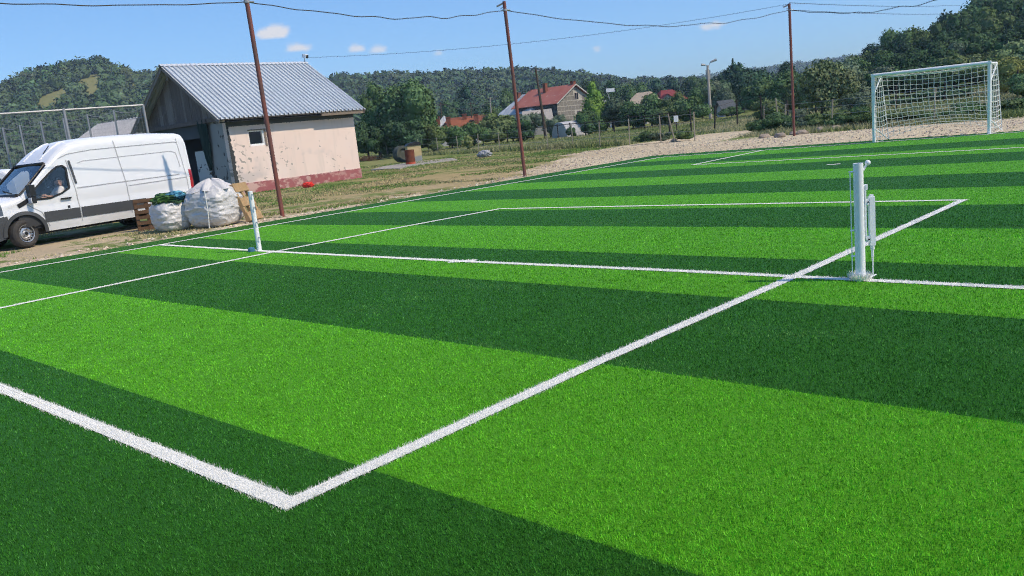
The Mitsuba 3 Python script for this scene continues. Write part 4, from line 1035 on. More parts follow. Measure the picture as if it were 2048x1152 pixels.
part(k, 'lid', MB().prism([(-.5, 1.08), (.56, 1.10), (.45, 1.27), (.1, 1.33), (-.35, 1.22)], -.48, .48, mw @ np.array([[1, 0, 0, 0], [0, 0, 1, 0], [0, 1, 0, 0], [0, 0, 0, 1.0]])), 'm_black')
k = thing('concrete_ring', 'dark mossy concrete well ring standing on edge left of the drum', 'well ring')
co = np.array([*(-33.069,30.604), .56]) + D3 * .9
m_ = np.eye(4); m_[:3, 2] = -D3 * .8 + R3 * .6; m_[:3, 0] = np.cross([0, 0, 1], m_[:3, 2]); m_[:3, 1] = [0, 0, 1]; m_[:3, 3] = co
part(k, 'ring', MB().lathe([(.36, -.3), (.58, -.3), (.58, .3), (.40, .3), (.36, .26), (.36, .18), (.001, .18)], 28, m_), 'm_concrete_green', smooth=30)
solo('concrete_path', MB().prism(shapely.Polygon([(-27.528,23.578), (-29.941,26.595), (-30.754,29.838), (-28.223,30.92), (-25.021,28.3), (-24.988,25.604), (-23.695,22.6)]), -.06, .035), 'm_concrete', kind='structure')
sx = np.array([*(-18.007,12.782), .06]); solo('plastic_bag', rag(sx, (.24, .2, .12), 17, .06), 'm_red_plastic', 'bright red plastic bag lying in the grass below the pink wall', 'bag', smooth=50)
sx = np.array([*(-24.623,30.316), 0]); solo('plastic_sheet', rag(sx, (.42, .35, .22), 23, .15), 'm_roof_asbestos', 'grey blue crumpled plastic sheet in the grass by the meadow fence', 'sheet', smooth=50)
db = MB(); rg = np.random.default_rng(41); o = np.array([*(-47.055,38.543), 0])
for _ in range(70):
    a = rg.uniform(0, 6.28); q = o + R3 * rg.normal(0, .55) + D3 * rg.normal(0, .4) + [0, 0, rg.uniform(.02, .35)]; l = rg.uniform(.3, .9)
    e = q + np.array([math.cos(a), math.sin(a), rg.normal(0, .25)]) * l; e[2] = max(e[2], .02); db.tube([q, (q + e) / 2 + rg.normal(0, .05, 3), e], .018, 4)
solo('brush_pile', db, 'm_wood_dark', 'heap of dry cut branches in the grass behind the outbuilding', 'brush pile')
k = thing('white_board', 'small blank white board on a stake by the meadow fence', 'board')
o = np.array((-21.275,47.455,0.959)); part(k, 'panel', MB().box((-.16, -.02, -.22), (.16, .02, .26), frame(o, R3)), 'm_white_paint'); part(k, 'stake', MB().tube([o * [1, 1, 0], o - [0, 0, .2] + D3 * .05], .03, 6), 'm_post_dark')
ORD = 'first second third fourth fifth sixth seventh eighth ninth tenth eleventh twelfth thirteenth fourteenth fifteenth sixteenth seventeenth eighteenth nineteenth twentieth'.split()
rs = np.random.default_rng(51)
for ri, pxs in zip((3, 4, 5, 6, 2, 0, 1), ((-4.365,29.92), (-3.948,29.829), (-3.401,30.511), (-3.004,31.355), (-4.361,28.462), (-11.326,30.908), (-5.353,29.039))):
    t = trimesh.creation.icosphere(subdivisions=2); v = np.array(t.vertices); v = v * (1 + .5 * (meshkit.noise(v * 1.7 + rs.random() * 50)[:, None] - .5)) * np.array([.28, .2, .14]) * rs.uniform(.7, 1.3)
    solo('rock', MB().add(v @ rotz(rs.random() * 6)[:3, :3].T + np.array([*pxs, float(terrain(*pxs)) + .05]), np.array(t.faces), (.34, .29, .24)), 'm_stone', f'pale rock at the weedy edge of the gravel, {ORD[ri]} from the left', 'rock', 'rocks along the gravel edge')


def upole(name, label, base, top, r0, r1, mat):
    k = thing(name, label, 'utility pole'); base, top = np.array(base, float), np.array(top, float)
    part(k, 'shaft', MB().tube([base, top], [r0, r1], 8), mat, smooth=40)
    return k, top


tp = np.array((-36.909,80.343,6.165)); k, _ = upole('utility_pole', 'pale concrete pole with two street lamp heads rising above the trees', (-36.274,79.286,-0.097), tp, .20, .13, 'm_concrete')
for s, up_ in ((-.5, .1), (.75, .35)):
    e = tp + R3 * s * .5 + [0, 0, up_]; part(k, 'lamp_arm', MB().tube([tp - [0, 0, .5], tp + R3 * s * .2, e], .04, 6), 'm_galvanised'); part(k, 'lamp_head', MB().tube([e, e + R3 * s * .9 + [0, 0, up_ * .6]], [.10, .14], 8), 'm_galvanised')
part(k, 'wire_box', MB().box((-.2, -.2, -1.5), (.25, .2, -.5), frame(tp, R3)), 'm_galvanised')
tp = np.array((-37.181,50.664,6.512)); k, _ = upole('utility_pole', 'slim dark timber pole leaning in front of the red roofed house', (-36.173,50.036,0.532), tp, .14, .09, 'm_bark')
part(k, 'cross_arm', MB().tube([tp - R3 * .35 - [0, 0, .35], tp + R3 * .35 - [0, 0, .25]], .035, 5).ball(tp - R3 * .33 - [0, 0, .25], .06, 1).ball(tp + R3 * .33 - [0, 0, .12], .06, 1), 'm_galvanised')
for bs, tt, w in (((-92.654,90.021,4.127), (-92.798,90.578,6.746), 'left'), ((-93.71,103.248,4.796), (-93.845,103.77,7.252), 'right'), ((-96.262,100.823,4.804), (-96.368,101.233,6.734), 'middle'), ((-94.491,88.298,4.22), (-94.635,88.856,6.84), 'leftmost')):
    k, tq = upole('village_pole', f'{w} thin pole standing behind the orange roofs', np.array(bs) * [1, 1, 0], tt, .12, .09, 'm_bark' if w != 'right' else 'm_concrete')
    part(k, 'cross_arm', MB().tube([tq - R3 * .7 - [0, 0, .3], tq + R3 * .7 - [0, 0, .3]], .06, 5), 'm_bark')
cable((-92.803,90.596,6.828), (-93.186,104.373,7.16), 1.6, .045, 'village power line sagging behind the orange roofs')

# ------------------------------------------------------------------ village houses
def house(name, label, eave_c, yaw, L, Wd, he, hr, roof, wall, z0=0.0, over=.35, ribs=0, hip=0.0, blocks=False, chim=(), windows=()):
    """eave_c: near eave corner on the ground; ridge runs along yaw for L, the house is Wd deep to the left of that direction"""
    k = thing(name, label, 'house'); m = rotz(yaw, (eave_c[0], eave_c[1], z0))
    part(k, 'wall', MB().box((0, 0, -1), (L, Wd, he)).prism(shapely.Polygon([(0, he), (Wd, he), (Wd / 2, hr - .12)]), 0, L, np.array([[0, 0, 1, 0], [1, 0, 0, 0], [0, 1, 0, 0], [0, 0, 0, 1.0]])) if not hip else MB().box((0, 0, -1), (L, Wd, he)), wall, m=m)
    sl = (hr - he) / (Wd / 2); o = over; th_ = .10
    A = lambda x, y, z: (x, y, z)
    ze = he - sl * o
    rv = [A(-o, -o, ze), A(L + o, -o, ze), A(L + o - hip, Wd / 2, hr), A(-o + hip, Wd / 2, hr), A(-o, Wd + o, ze), A(L + o, Wd + o, ze)]
    mbr = MB(); up_ = np.array([0, 0, th_])
    v = np.vstack([np.array(rv), np.array(rv) + up_])
    fq = [[0, 1, 2, 3], [3, 2, 5, 4]]
    mbr.add(v, [[a + 6 for a in q] for q in fq] + [q[::-1] for q in fq] + [[0, 1, 7, 6], [4, 10, 11, 5], [3, 9, 10, 4], [0, 6, 9, 3], [1, 2, 8, 7], [2, 5, 11, 8]])
    if hip:
        mbr.add(np.array([rv[0], rv[3], rv[4], rv[1], rv[2], rv[5]]) + up_, [[0, 1, 2], [3, 5, 4]])
    r_ = part(k, 'roof', mbr, roof, m=m)
    if ribs:
        rb_ = MB()
        for x in np.linspace(0, L, ribs):
            f = min(1.0, min(x + o, L + o - x) / hip) if hip else 1.0
            rb_.tube([(x, -o, ze + th_ + .02), (x, -o + (Wd / 2 + o) * f, ze + (hr - ze) * f + th_ + .02)], .05, 4)
        part(r_, 'rib', rb_, roof, m=m, kind='stuff')
    for (x, y, zt) in chim:
        part(r_, 'chimney', MB().box((x - .28, y - .28, hr - abs(y - Wd / 2) * sl - .5), (x + .28, y + .28, zt)).box((x - .34, y - .34, zt), (x + .34, y + .34, zt + .12)), 'm_brick', m=m)
    for (face, a, z, w, h) in windows:
        if face == 'front': lo, hi = (a, -.06, z), (a + w, -.004, z + h)
        else: lo, hi = (-.06, a, z), (-.004, a + w, z + h)
        wk = part(k, 'window', MB().box(lo, hi), 'm_window_dark', m=m)
        lo2, hi2 = np.array(lo), np.array(hi); ax = 1 if face == 'front' else 0; lo2[ax] -= .03; hi2[ax] = lo2[ax] + .04
        c_ = (lo2 + hi2) / 2; fr = MB(); oth = 1 - ax
        a0, a1 = lo2.copy(), hi2.copy(); a0[oth] = c_[oth] - .05; a1[oth] = c_[oth] + .05; fr.box(a0, a1)
        a0, a1 = lo2.copy(), hi2.copy(); a1[2] = a0[2] + .1; fr.box(a0, a1)
        part(wk, 'frame', fr, 'm_old_board_pale', m=m)
    return k, m


# red roofed house of bare blocks: ridge away to the left, gable to the right
hc = np.array((-82.636,108.742,1.694))[:2]
HL, HW = 9.9, 9.3
ex_ = -R3 * .72 + D3 * .69; ex_ /= np.linalg.norm(ex_)          # along the ridge
ey_ = R3 * .75 + D3 * .66; ey_ /= np.linalg.norm(ey_)           # across, along the gable
hm = np.eye(4); hm[:3, 0], hm[:3, 1], hm[:3, 2] = ex_, ey_, [0, 0, 1]; hm[:3, 3] = [hc[0], hc[1], -.3]
he, hr = 5.35, 8.15
k = thing('block_house', 'unfinished house of bare grey blocks under a faded red roof', 'house')
part(k, 'wall', MB().box((0, 0, -1), (HL, HW, he)).prism(shapely.Polygon([(0, he), (HW, he), (HW / 2, hr - .15)]), 0, HL, np.array([[0, 0, 1, 0], [1, 0, 0, 0], [0, 1, 0, 0], [0, 0, 0, 1.0]])), 'm_mortar', m=hm)
sl = (hr - he) / (HW / 2)
wins = [(HW * .50, 5.55, .95, 1.15), (HW * .53, 2.75, .95, .75)]
bwid, bht = .92, .86
for r_i in range(9):
    z0_ = .3 + r_i * bht
    for c_i in range(11):
        y0_ = -.2 + c_i * bwid + (.0 if r_i % 2 else .22); a, b = max(y0_ + .05, .05), min(y0_ + bwid - .05, HW - .05); z1_ = z0_ + bht - .11
        lim = hr - .2 - sl * max(abs(a - HW / 2), abs(b - HW / 2))
        z1_ = min(z1_, lim)
        if z1_ - z0_ < .15 or b - a < .15: continue
        if any(a < wy + ww and b > wy and z0_ < wz + wh and z1_ > wz for wy, wz, ww, wh in wins): continue
        part(k, 'block', MB().box((-.03, a, z0_), (-.004, b, z1_)), 'm_block', m=hm)
for wy, wz, ww, wh in wins:
    wk = part(k, 'window', MB().box((-.02, wy, wz), (.0 - .004, wy + ww, wz + wh)), 'm_window_dark', m=hm)
    part(wk, 'frame', MB().box((-.06, wy, wz), (-.021, wy + .08, wz + wh)).box((-.06, wy + ww - .08, wz), (-.021, wy + ww, wz + wh)).box((-.06, wy + ww / 2 - .06, wz), (-.021, wy + ww / 2 + .06, wz + wh)), 'm_old_board_pale', m=hm)
ov = .55
rv = np.array([(-ov, -ov, he - sl * ov), (HL + ov, -ov, he - sl * ov), (HL + ov, HW / 2, hr), (-ov, HW / 2, hr), (-ov, HW + ov, he - sl * ov), (HL + ov, HW + ov, he - sl * ov)])
v = np.vstack([rv, rv + [0, 0, .12]]); r_ = part(k, 'roof', (v @ hm[:3, :3].T + hm[:3, 3], np.array([[6, 7, 8, 9], [9, 8, 11, 10], [3, 2, 1, 0], [4, 5, 2, 3], [0, 1, 7, 6], [4, 10, 11, 5]])), 'm_roof_red')
part(k, 'verge_board', MB().add([(-ov - .03, -ov, he - sl * ov - .1), (-ov - .03, HW / 2, hr - .1), (-ov - .03, HW / 2, hr + .13), (-ov - .03, -ov, he - sl * ov + .13), (-ov - .03, HW + ov, he - sl * ov - .1), (-ov - .03, HW + ov, he - sl * ov + .13)], [[0, 1, 2, 3], [1, 4, 5, 2]]), 'm_wall_pale', m=hm)
for x, y in ((HL * .55, HW * .36), (HL * .12, HW * .62), (HL * .02, HW * .52)):
    zb = hr - abs(y - HW / 2) * sl; part(r_, 'chimney', MB().box((x - .3, y - .3, zb - .4), (x + .3, y + .3, hr + (.75 if x > 2 else .5))).box((x - .36, y - .36, hr + (.75 if x > 2 else .5)), (x + .36, y + .36, hr + (.87 if x > 2 else .62))), 'm_brick', m=hm)
part(k, 'front_wall', MB().box((-.0, -.02, -1), (HL, -.004, he - .3)), 'm_shed_dark', m=hm)  # thin dark sheet, shade of this side painted into its colour
for z in (2.2, 3.6, 4.7): part(k, 'wall_band', MB().box((.2, -.05, z), (HL - .2, -.022, z + .18)), 'm_shed_blue', m=hm)
# low pale lean-to in front of it
k = thing('lean_to', 'low pale concrete shed roof sloping in front of the block house', 'shed')
l0 = np.array((-74.332,90.026,2.021)); l1 = np.array((-70.868,93.31,1.984)); t0 = np.array((-81.333,97.924,3.923)); t1 = np.array((-77.781,101.299,3.908))
v = [l0 - [0, 0, .0], l1, t1, t0]; v = v + [q - np.array([0, 0, .2]) for q in v] + [q * [1, 1, 0] for q in (l0, l1)]
part(k, 'roof', (v[:8], [[0, 1, 2, 3], [7, 6, 5, 4], [0, 4, 5, 1], [1, 5, 6, 2], [3, 2, 6, 7], [0, 3, 7, 4]]), 'm_concrete')
part(k, 'wall', ([v[4] + D3 * .3, v[5] + D3 * .3, v[9] + D3 * .3, v[8] + D3 * .3], [[0, 1, 2, 3]]), 'm_concrete')


def simple_house(name, label, px_l, px_r, depth_w, he, hr, roof, wall, ribs=0, hip=0.0, chim=(), turn=.15):
    """eave line from px_l to px_r (ground points, front), body behind it"""
    a, b = np.array(px_l[:2], float), np.array(px_r[:2], float); d = b - a; L = np.linalg.norm(d); d /= L
    return house(name, label, a, math.atan2(d[1], d[0]), L, depth_w, he, hr, roof, wall, ribs=ribs, hip=hip, chim=chim, windows=(('front', L * .2, he - 1.9, 1.0, 1.1), ('front', L * .6, he - 1.9, 1.0, 1.1)))


simple_house('metal_roof_house', 'house with a pale ribbed metal hip roof left of the red roofed house', (-99.446,111.162,2.22), (-88.198,107.779,2.113), 8.5, 4.0, 7.3, 'm_roof_pale', 'm_wall_pale', 9, 3.2, ((2.6, 3.6, 7.7), (6.2, 4.2, 7.8)))
simple_house('cottage', 'low cottage with a grey white metal hip roof behind the orange roof', (-84.392,80.513,2.236), (-81.821,82.943,2.175), 6.0, 2.2, 4.3, 'm_roof_pale', 'm_wall_pale', 7, 2.2, ((.9, 1.2, 4.2),))
simple_house('cottage', 'long low cottage with orange tiled roof and dark chimneys above the hedge', (-71.601,70.149,2.067), (-67.79,73.771,2.056), 5.0, 1.9, 3.3, 'm_roof_orange', 'm_wall_pale', 0, 1.2, ((1.2, 1.3, 3.7), (5.0, 1.4, 3.7), (3.4, 2.5, 3.9)))
simple_house('barn', 'long dark brown roof behind the orange cottage', (-109.603,108.728,2.975), (-104.776,113.293,2.876), 6.0, 3.1, 4.5, 'm_brick', 'm_wall_shed')
simple_house('cottage', 'cottage with a sunlit beige roof among the garden trees', (-59.537,96.911,1.415), (-56.802,97.392,1.371), 5.5, 3.1, 4.55, 'm_roof_beige', 'm_wall_pale', 0, 0.6, ())
simple_house('cottage', 'small grey roof showing through the trees right of the bright tree', (-63.587,95.821,1.233), (-62.551,96.806,1.233), 5.0, 2.6, 4.0, 'm_roof_asbestos', 'm_wall_pale')
simple_house('maroon_house', 'house with maroon roof and dark front gable half hidden by trees', (-63.78,112.523,1.315), (-61.354,116.945,1.338), 5.0, 3.1, 4.9, 'm_roof_maroon', 'm_wall_pale', 0, 1.8)
m_h = np.array((-61.376,110.713,1.764)); gd = MB(); e_ = R3
gv = [m_h * [1, 1, 0] - e_ * 1.6 + [0, 0, 3.0], m_h * [1, 1, 0] + e_ * 1.6 + [0, 0, 3.0], m_h * [1, 1, 0] + [0, 0, 4.15]]
k = 'maroon_house'
part(k, 'front_gable', (gv + [q + D3 * 2.5 for q in gv], [[0, 1, 2], [3, 5, 4]]), 'm_wall_shed')
part(k, 'roof', ([gv[0] - e_ * .35 - [0, 0, .3] - D3 * .3, gv[2] + [0, 0, .1] - D3 * .3, gv[2] + D3 * 3 + [0, 0, .1], gv[0] + D3 * 3 - e_ * .35 - [0, 0, .3], gv[1] + e_ * .35 - [0, 0, .3] - D3 * .3, gv[1] + D3 * 3 + e_ * .35 - [0, 0, .3]], [[0, 1, 2, 3], [1, 4, 5, 2]]), 'm_roof_maroon')
simple_house('cottage', 'white walled cottage with a small grey roof between trees left of the right pole', (-37.806,85.117,0.886), (-36.893,85.998,0.933), 3.0, 1.2, 2.05, 'm_shed_blue', 'm_wall_pale')
# grey roof beyond the cage
simple_house('barn', 'low barn with a weathered grey corrugated roof behind the sports cage', (-38.724,9.915,1.48), (-29.951,10.535,1.496), 6.4, 2.3, 4.15, 'm_roof_asbestos', 'm_wall_shed', 26, 0)
k = thing('roof_antenna', 'white rooftop antenna on a mast above the garden trees', 'antenna')
o = np.array((-66.022,101.705,5.657)); part(k, 'mast', MB().tube([o * [1, 1, 0] + [0, 0, 3.5], o + R3 * -.6 + [0, 0, .4]], .05, 5), 'm_galvanised'); part(k, 'dish', MB().box((-.6, -.1, -.3), (.7, .1, .25), frame(o, R3, ez=(0, 0, 1))), 'm_white_paint')
# polytunnel
k = thing('polytunnel', 'low pale plastic covered polytunnel in front of the bright tree', 'polytunnel')
o = np.array((-40.932,59.637,0.811)) * [1, 1, 0]; a = np.linspace(0, math.pi, 15); dirn = R3 * .8 + D3 * .6; wd = -R3 * .6 + D3 * .8; rows = []
for t in np.linspace(-1.6, 1.7, 8): rows.append([o + dirn * t + wd * 1.15 * math.cos(x) + np.array([0, 0, 1.6 * math.sin(x) ** .8 if 0 < x < math.pi - 1e-6 else 0]) + .02 * meshkit.noise(np.array([t * 4, x * 3, 0])) for x in a])
gr = np.array(rows); n_ = gr.shape[:2]
part(k, 'cover', (gr.reshape(-1, 3), faces_of(n_)), 'm_roof_asbestos', smooth=True)
part(k, 'end_sheet', (np.vstack([gr[0], [o + dirn * -1.6]]), [[i, i + 1, 15] for i in range(14)]), 'm_roof_pale')
part(k, 'end_sheet', (np.vstack([gr[-1], [o + dirn * 1.7]]), [[i, i + 1, 15] for i in range(14)]), 'm_door_pale')

# ------------------------------------------------------------------ trees and plants
rt = np.random.default_rng(77)
GREENS = {'dark': (.054, .102, .050), 'mid': (.086, .150, .066), 'olive': (.112, .160, .066), 'pale': (.165, .225, .11), 'bright': (.135, .235, .055), 'grey': (.118, .160, .105), 'yellow': (.180, .205, .075), 'blue': (.046, .090, .062)}


def leaves(mb, P, N, size, col, rng):
    n = len(P); N = N + rng.normal(0, .55, (n, 3)); N /= np.linalg.norm(N, axis=1, keepdims=True)
    a = np.cross(N, rng.normal(0, 1, (n, 3))); a /= np.linalg.norm(a, axis=1, keepdims=True) + 1e-9; b = np.cross(N, a)
    s = size * rng.uniform(.6, 1.5, (n, 1)); v = np.stack([P + a * s, P - a * s * .6 + b * s * .8, P - a * s * .5 - b * s * .8], 1)
    mb.add(v.reshape(-1, 3), np.arange(3 * n).reshape(-1, 3), np.repeat(col, 3, 0))


def crown(rng, c, rx, rz, n, size, base, lobes=11, spread=.70, core=True, shape=None):
    mb = MB(); c = np.array(c, float); base = np.array(base)
    D = rng.normal(0, 1, (lobes, 3)); D /= np.linalg.norm(D, axis=1, keepdims=True)
    L = D * rng.uniform(.3, 1, (lobes, 1)) ** .6 * spread; R = rng.uniform(.24, .46, lobes) * (1.1 - .3 * np.linalg.norm(L, axis=1))
    if shape == 'cone':
        t = np.linspace(-.85, .85, lobes); L = np.stack([rng.normal(0, .18, lobes), rng.normal(0, .18, lobes), t], 1); R = .50 * (1 - (t + .85) / 1.9) + .14
        L[:, :2] *= (1 - (t + 1) / 2.2)[:, None] * 1.6
    L[0] = (0, 0, -.1)
    lc = base * (1 + rng.uniform(-.16, .20, (lobes, 1))) * (1 + rng.uniform(-.06, .06, (lobes, 3)))
    w = R ** 2; k = rng.choice(lobes, n, p=w / w.sum())
    d = rng.normal(0, 1, (n, 3)); d /= np.linalg.norm(d, axis=1, keepdims=True); d[:, 2] = np.where(d[:, 2] < -.5, -d[:, 2], d[:, 2])
    rr = R[k] * rng.uniform(.78, 1.16, n) * np.where(rng.random(n) < .16, rng.uniform(1.05, 1.24, n), 1)
    P = L[k] + d * rr[:, None]; S = np.array([rx, rx, rz])
    col = lc[k] * rng.uniform(.72, 1.32, (n, 1)) * np.array([1, 1, 1]) + (rng.random((n, 1)) < .05) * .03
    leaves(mb, c + P * S, d, size, np.clip(col, .004, .6), rng)
    if core:
        ico = trimesh.creation.icosphere(subdivisions=1)
        for q in range(lobes):
            v = np.array(ico.vertices); v = v * R[q] * .84 * (1 + .5 * (meshkit.noise(v * 1.9 + rng.random() * 40)[:, None] - .5)) + L[q]
            mb.add(c + v * S, np.array(ico.faces), lc[q] * .9)
    return mb


def tree(name, label, x, y, ztop, r, col, n=1500, leaf=None, group=None, low=.12, trunk=True, shape=None, cat='tree', lobes=11, core=True):
    z0 = float(terrain(x, y)); h = max(ztop - z0, .6); k = thing(name, label, cat, group)
    cz = z0 + h * (low + 1) / 2; rz = h * (1 - low) / 2
    leaf = leaf or np.clip(r * .065, .04, .26)
    part(k, 'crown', crown(rt, (x, y, cz), r * 1.28, rz * 1.16, int(n * 1.9), leaf, np.array(GREENS[col]) * 1.12 * rt.uniform(.86, 1.14), lobes, shape=shape, core=core), 'm_leaf')
    if trunk:
        mb = MB(); b0 = np.array([x, y, z0 - .1]); bend = rt.normal(0, .05 * h, 2)
        mid_ = np.array([x + bend[0] * .5, y + bend[1] * .5, z0 + h * max(low, .2) + .1 * h]); tp = np.array([x + bend[0], y + bend[1], z0 + h * .78]); tr = .022 * h + .02
        mb.tube([b0, mid_, tp], [tr * 1.25, tr * .8, tr * .25], 7)
        for q in range(4):
            a = rt.uniform(0, 6.28); e = mid_ + np.array([math.cos(a) * r * .6, math.sin(a) * r * .6, h * rt.uniform(.15, .4)]); mb.tube([mid_ * (.75) + tp * .25 * 1.0, (mid_ + e) / 2 + [0, 0, .05 * h], e], [tr * .5, tr * .35, tr * .12], 5)
        part(k, 'trunk', mb, 'm_bark')
    return k


TREES = [
    ('broadleaf_tree', 'tall dark tree close behind the far end of the outbuilding', (-52.688,44.481,7.023,1.772), 'mid', 2600), ('broadleaf_tree', 'dense tall dark tree behind the drum and the well hutch', (-48.681,45.454,6.919,2.428), 'mid', 3800),
    ('broadleaf_tree', 'dark lower tree between the two tall trees behind the outbuilding', (-50.6,44.547,5.082,1.703), 'dark', 1900), ('bush', 'dark bush under the eaves end of the outbuilding', (-49.724,40.776,3.62,1.365), 'dark', 1300), ('bush', 'dark bush below the dense tall tree by the hutch', (-45.552,41.827,3.214,1.772), 'dark', 1500),
    ('bush', 'rounded bush right of the dense tall tree', (-48.289,47.641,3.16,1.485), 'olive', 1200), ('bush', 'mid green bush under the orange cottage roof', (-49.889,51.552,2.45,1.609), 'mid', 1200), ('bush', 'dark bush below the right end of the orange roof', (-49.729,54.552,2.589,1.545), 'mid', 1200),
    ('bush', 'small round olive bush in front of the hedge', (-39.833,43.958,1.34,0.56), 'yellow', 500), ('bush', 'tall green bush left of the metal hip roof house', (-49.634,57.619,3.213,2.002), 'olive', 1900), ('bush', 'leafy bush below the metal hip roof house', (-49.563,60.368,2.729,1.67), 'mid', 1700),
    ('bush', 'dark bush just left of the middle red pole', (-44.739,56.351,2.073,1.257), 'dark', 1000), ('bush', 'airy grey green shrub right of the middle red pole', (-49.344,63.434,2.903,1.487), 'grey', 1000), ('bush', 'shrub at the foot of the leaning timber pole', (-45.243,61.538,2.243,1.001), 'grey', 700),
    ('bush', 'shrub between the timber pole and the polytunnel', (-52.078,72.008,2.644,1.197), 'grey', 700), ('bush', 'dark bush in front of the polytunnel', (-38.445,56.48,1.184,0.527), 'dark', 500), ('bush', 'dark bush at the right end of the polytunnel', (-37.935,58.464,1.535,0.727), 'dark', 800),
    ('poplar', 'bright green upright tree right of the block house', (-42.093,65.258,4.969,1.633), 'bright', 1900), ('bush', 'dark bush at the foot of the bright upright tree', (-39.791,61.223,2.699,1.358), 'mid', 1200),
    ('broadleaf_tree', 'grey leaved tree right of the bright upright tree', (-40.56,66.361,3.632,1.739), 'grey', 1700), ('broadleaf_tree', 'dark leafy tree below the beige roof', (-37.819,65.969,2.924,1.493), 'mid', 1400), ('broadleaf_tree', 'tree standing right of the beige roof', (-37.566,69.206,3.623,1.475), 'mid', 1700),
    ('broadleaf_tree', 'dark spreading tree below the maroon roof', (-34.586,63.223,2.169,1.62), 'dark', 1300), ('broadleaf_tree', 'light green tree in front of the maroon house', (-35.784,70.822,3.324,1.159), 'olive', 1400), ('broadleaf_tree', 'rounded green tree right of the maroon house', (-32.393,68.271,2.739,1.76), 'mid', 1700), ('bush', 'low bush in front of the maroon house', (-34.116,66.463,2.102,1.408), 'olive', 1000),
    ('bush', 'bush half hiding the small grey roofed cottage', (-33.214,78.393,1.454,1.212), 'mid', 900), ('broadleaf_tree', 'grey green tree right beside the concrete pole', (-40.533,89.187,4.817,2.055), 'grey', 1800), ('broadleaf_tree', 'tree left beside the concrete pole', (-45.168,93.013,4.071,1.646), 'mid', 1200),
    ('broadleaf_tree', 'large dark dense tree under the conifer tip', (-45.39,104.817,6.98,3.25), 'blue', 2600), ('broadleaf_tree', 'broad dark tree right of the large dense tree', (-47.147,112.889,6.628,2.619), 'blue', 1800),
    ('broadleaf_tree', 'green tree above the fence gap left of the right pole', (-27.247,73.44,3.776,2.162), 'mid', 2100), ('broadleaf_tree', 'green acacia like tree just left of the right pole', (-23.772,71.187,4.011,1.82), 'mid', 2200), ('bush', 'green bush between the fence posts left of the right pole', (-18.077,56.294,1.62,1.383), 'olive', 1300), ('broadleaf_tree', 'tree directly behind the right red pole', (-21.813,70.065,3.352,1.448), 'olive', 1600),
    ('broadleaf_tree', 'dark round tree behind the right pole top', (-51.62,129.926,7.42,2.347), 'blue', 1300), ('broadleaf_tree', 'dark tree further left behind the concrete pole', (-57.915,123.675,6.43,2.514), 'blue', 1300),
    ('willow_tree', 'pale silvery green young tree right of the right red pole', (-11.12,49.376,3.573,1.81), 'pale', 3000), ('broadleaf_tree', 'dark tree between the pale young tree and the goal', (-16.742,69.44,4.005,2.038), 'grey', 2200), ('bush', 'small grey leaved tree just left of the goal', (-8.473,48.532,1.498,0.905), 'grey', 1100),
    ('bush', 'low dark bush beside the left goal post', (-4.489,38.096,0.847,0.711), 'mid', 1100), ('bush', 'wispy olive bush behind the goal post weeds', (-5.93,39.48,0.638,0.606), 'yellow', 700), ('bush', 'yellow green tree right of the goal', (-2.512,60.204,2.93,1.319), 'yellow', 2000), ('bush', 'dark green tree at the right edge beyond the goal', (0.473,51.503,1.813,1.048), 'mid', 1700),
    ('bush', 'dark shrub seen through the left half of the goal net', (-9.151,58.94,0.778,1.485), 'mid', 1000), ('bush', 'dark shrub seen through the middle of the goal net', (-7.634,63.282,1.11,2.107), 'dark', 1300),
]
for nm, lb, (x, y, zt, r), col, n in TREES:
    tree(nm, lb, x, y, zt, r, col, n, cat='tree' if 'tree' in nm or nm == 'poplar' else 'bush', low=.02 if nm == 'bush' else .05, shape='cone' if nm == 'poplar' else None, lobes=22 if n > 1800 else 15, core=nm not in ('willow_tree',) )
# conifer
x, y, zt, r = (-47.313,106.079,8.037,0.934); k = thing('conifer', 'pointed conifer top rising above the large dark tree', 'tree'); mb = MB(); z0 = float(terrain(x, y)); h = zt - z0
for t in np.linspace(.25, .99, 26):
    n = 16; a = rt.uniform(0, 6.28, n); rad = r * 1.5 * (1 - t) + .08
    for q in a: mb.tube([(x, y, z0 + h * t), (x + math.cos(q) * rad, y + math.sin(q) * rad, z0 + h * (t - .035))], [.16, .02], 3, False, GREENS['blue'])
part(k, 'crown', mb, 'm_leaf'); part(k, 'trunk', MB().tube([(x, y, z0), (x, y, zt)], [.2, .03], 6), 'm_bark')
rowname = {150: ('dark tree on the skyline of the wooded slope behind the goal', 'skyline trees on the wooded slope'), 128: ('dark tree just below the skyline of the wooded slope', 'upper trees on the wooded slope'), 108: ('dark tree halfway up the wooded slope behind the goal', 'middle trees on the wooded slope'), 92: ('dark tree on the lower part of the wooded slope', 'lower trees on the wooded slope'), 78: ('tree along the foot of the wooded slope behind the goal', 'trees along the foot of the wooded slope')}
rown = {}
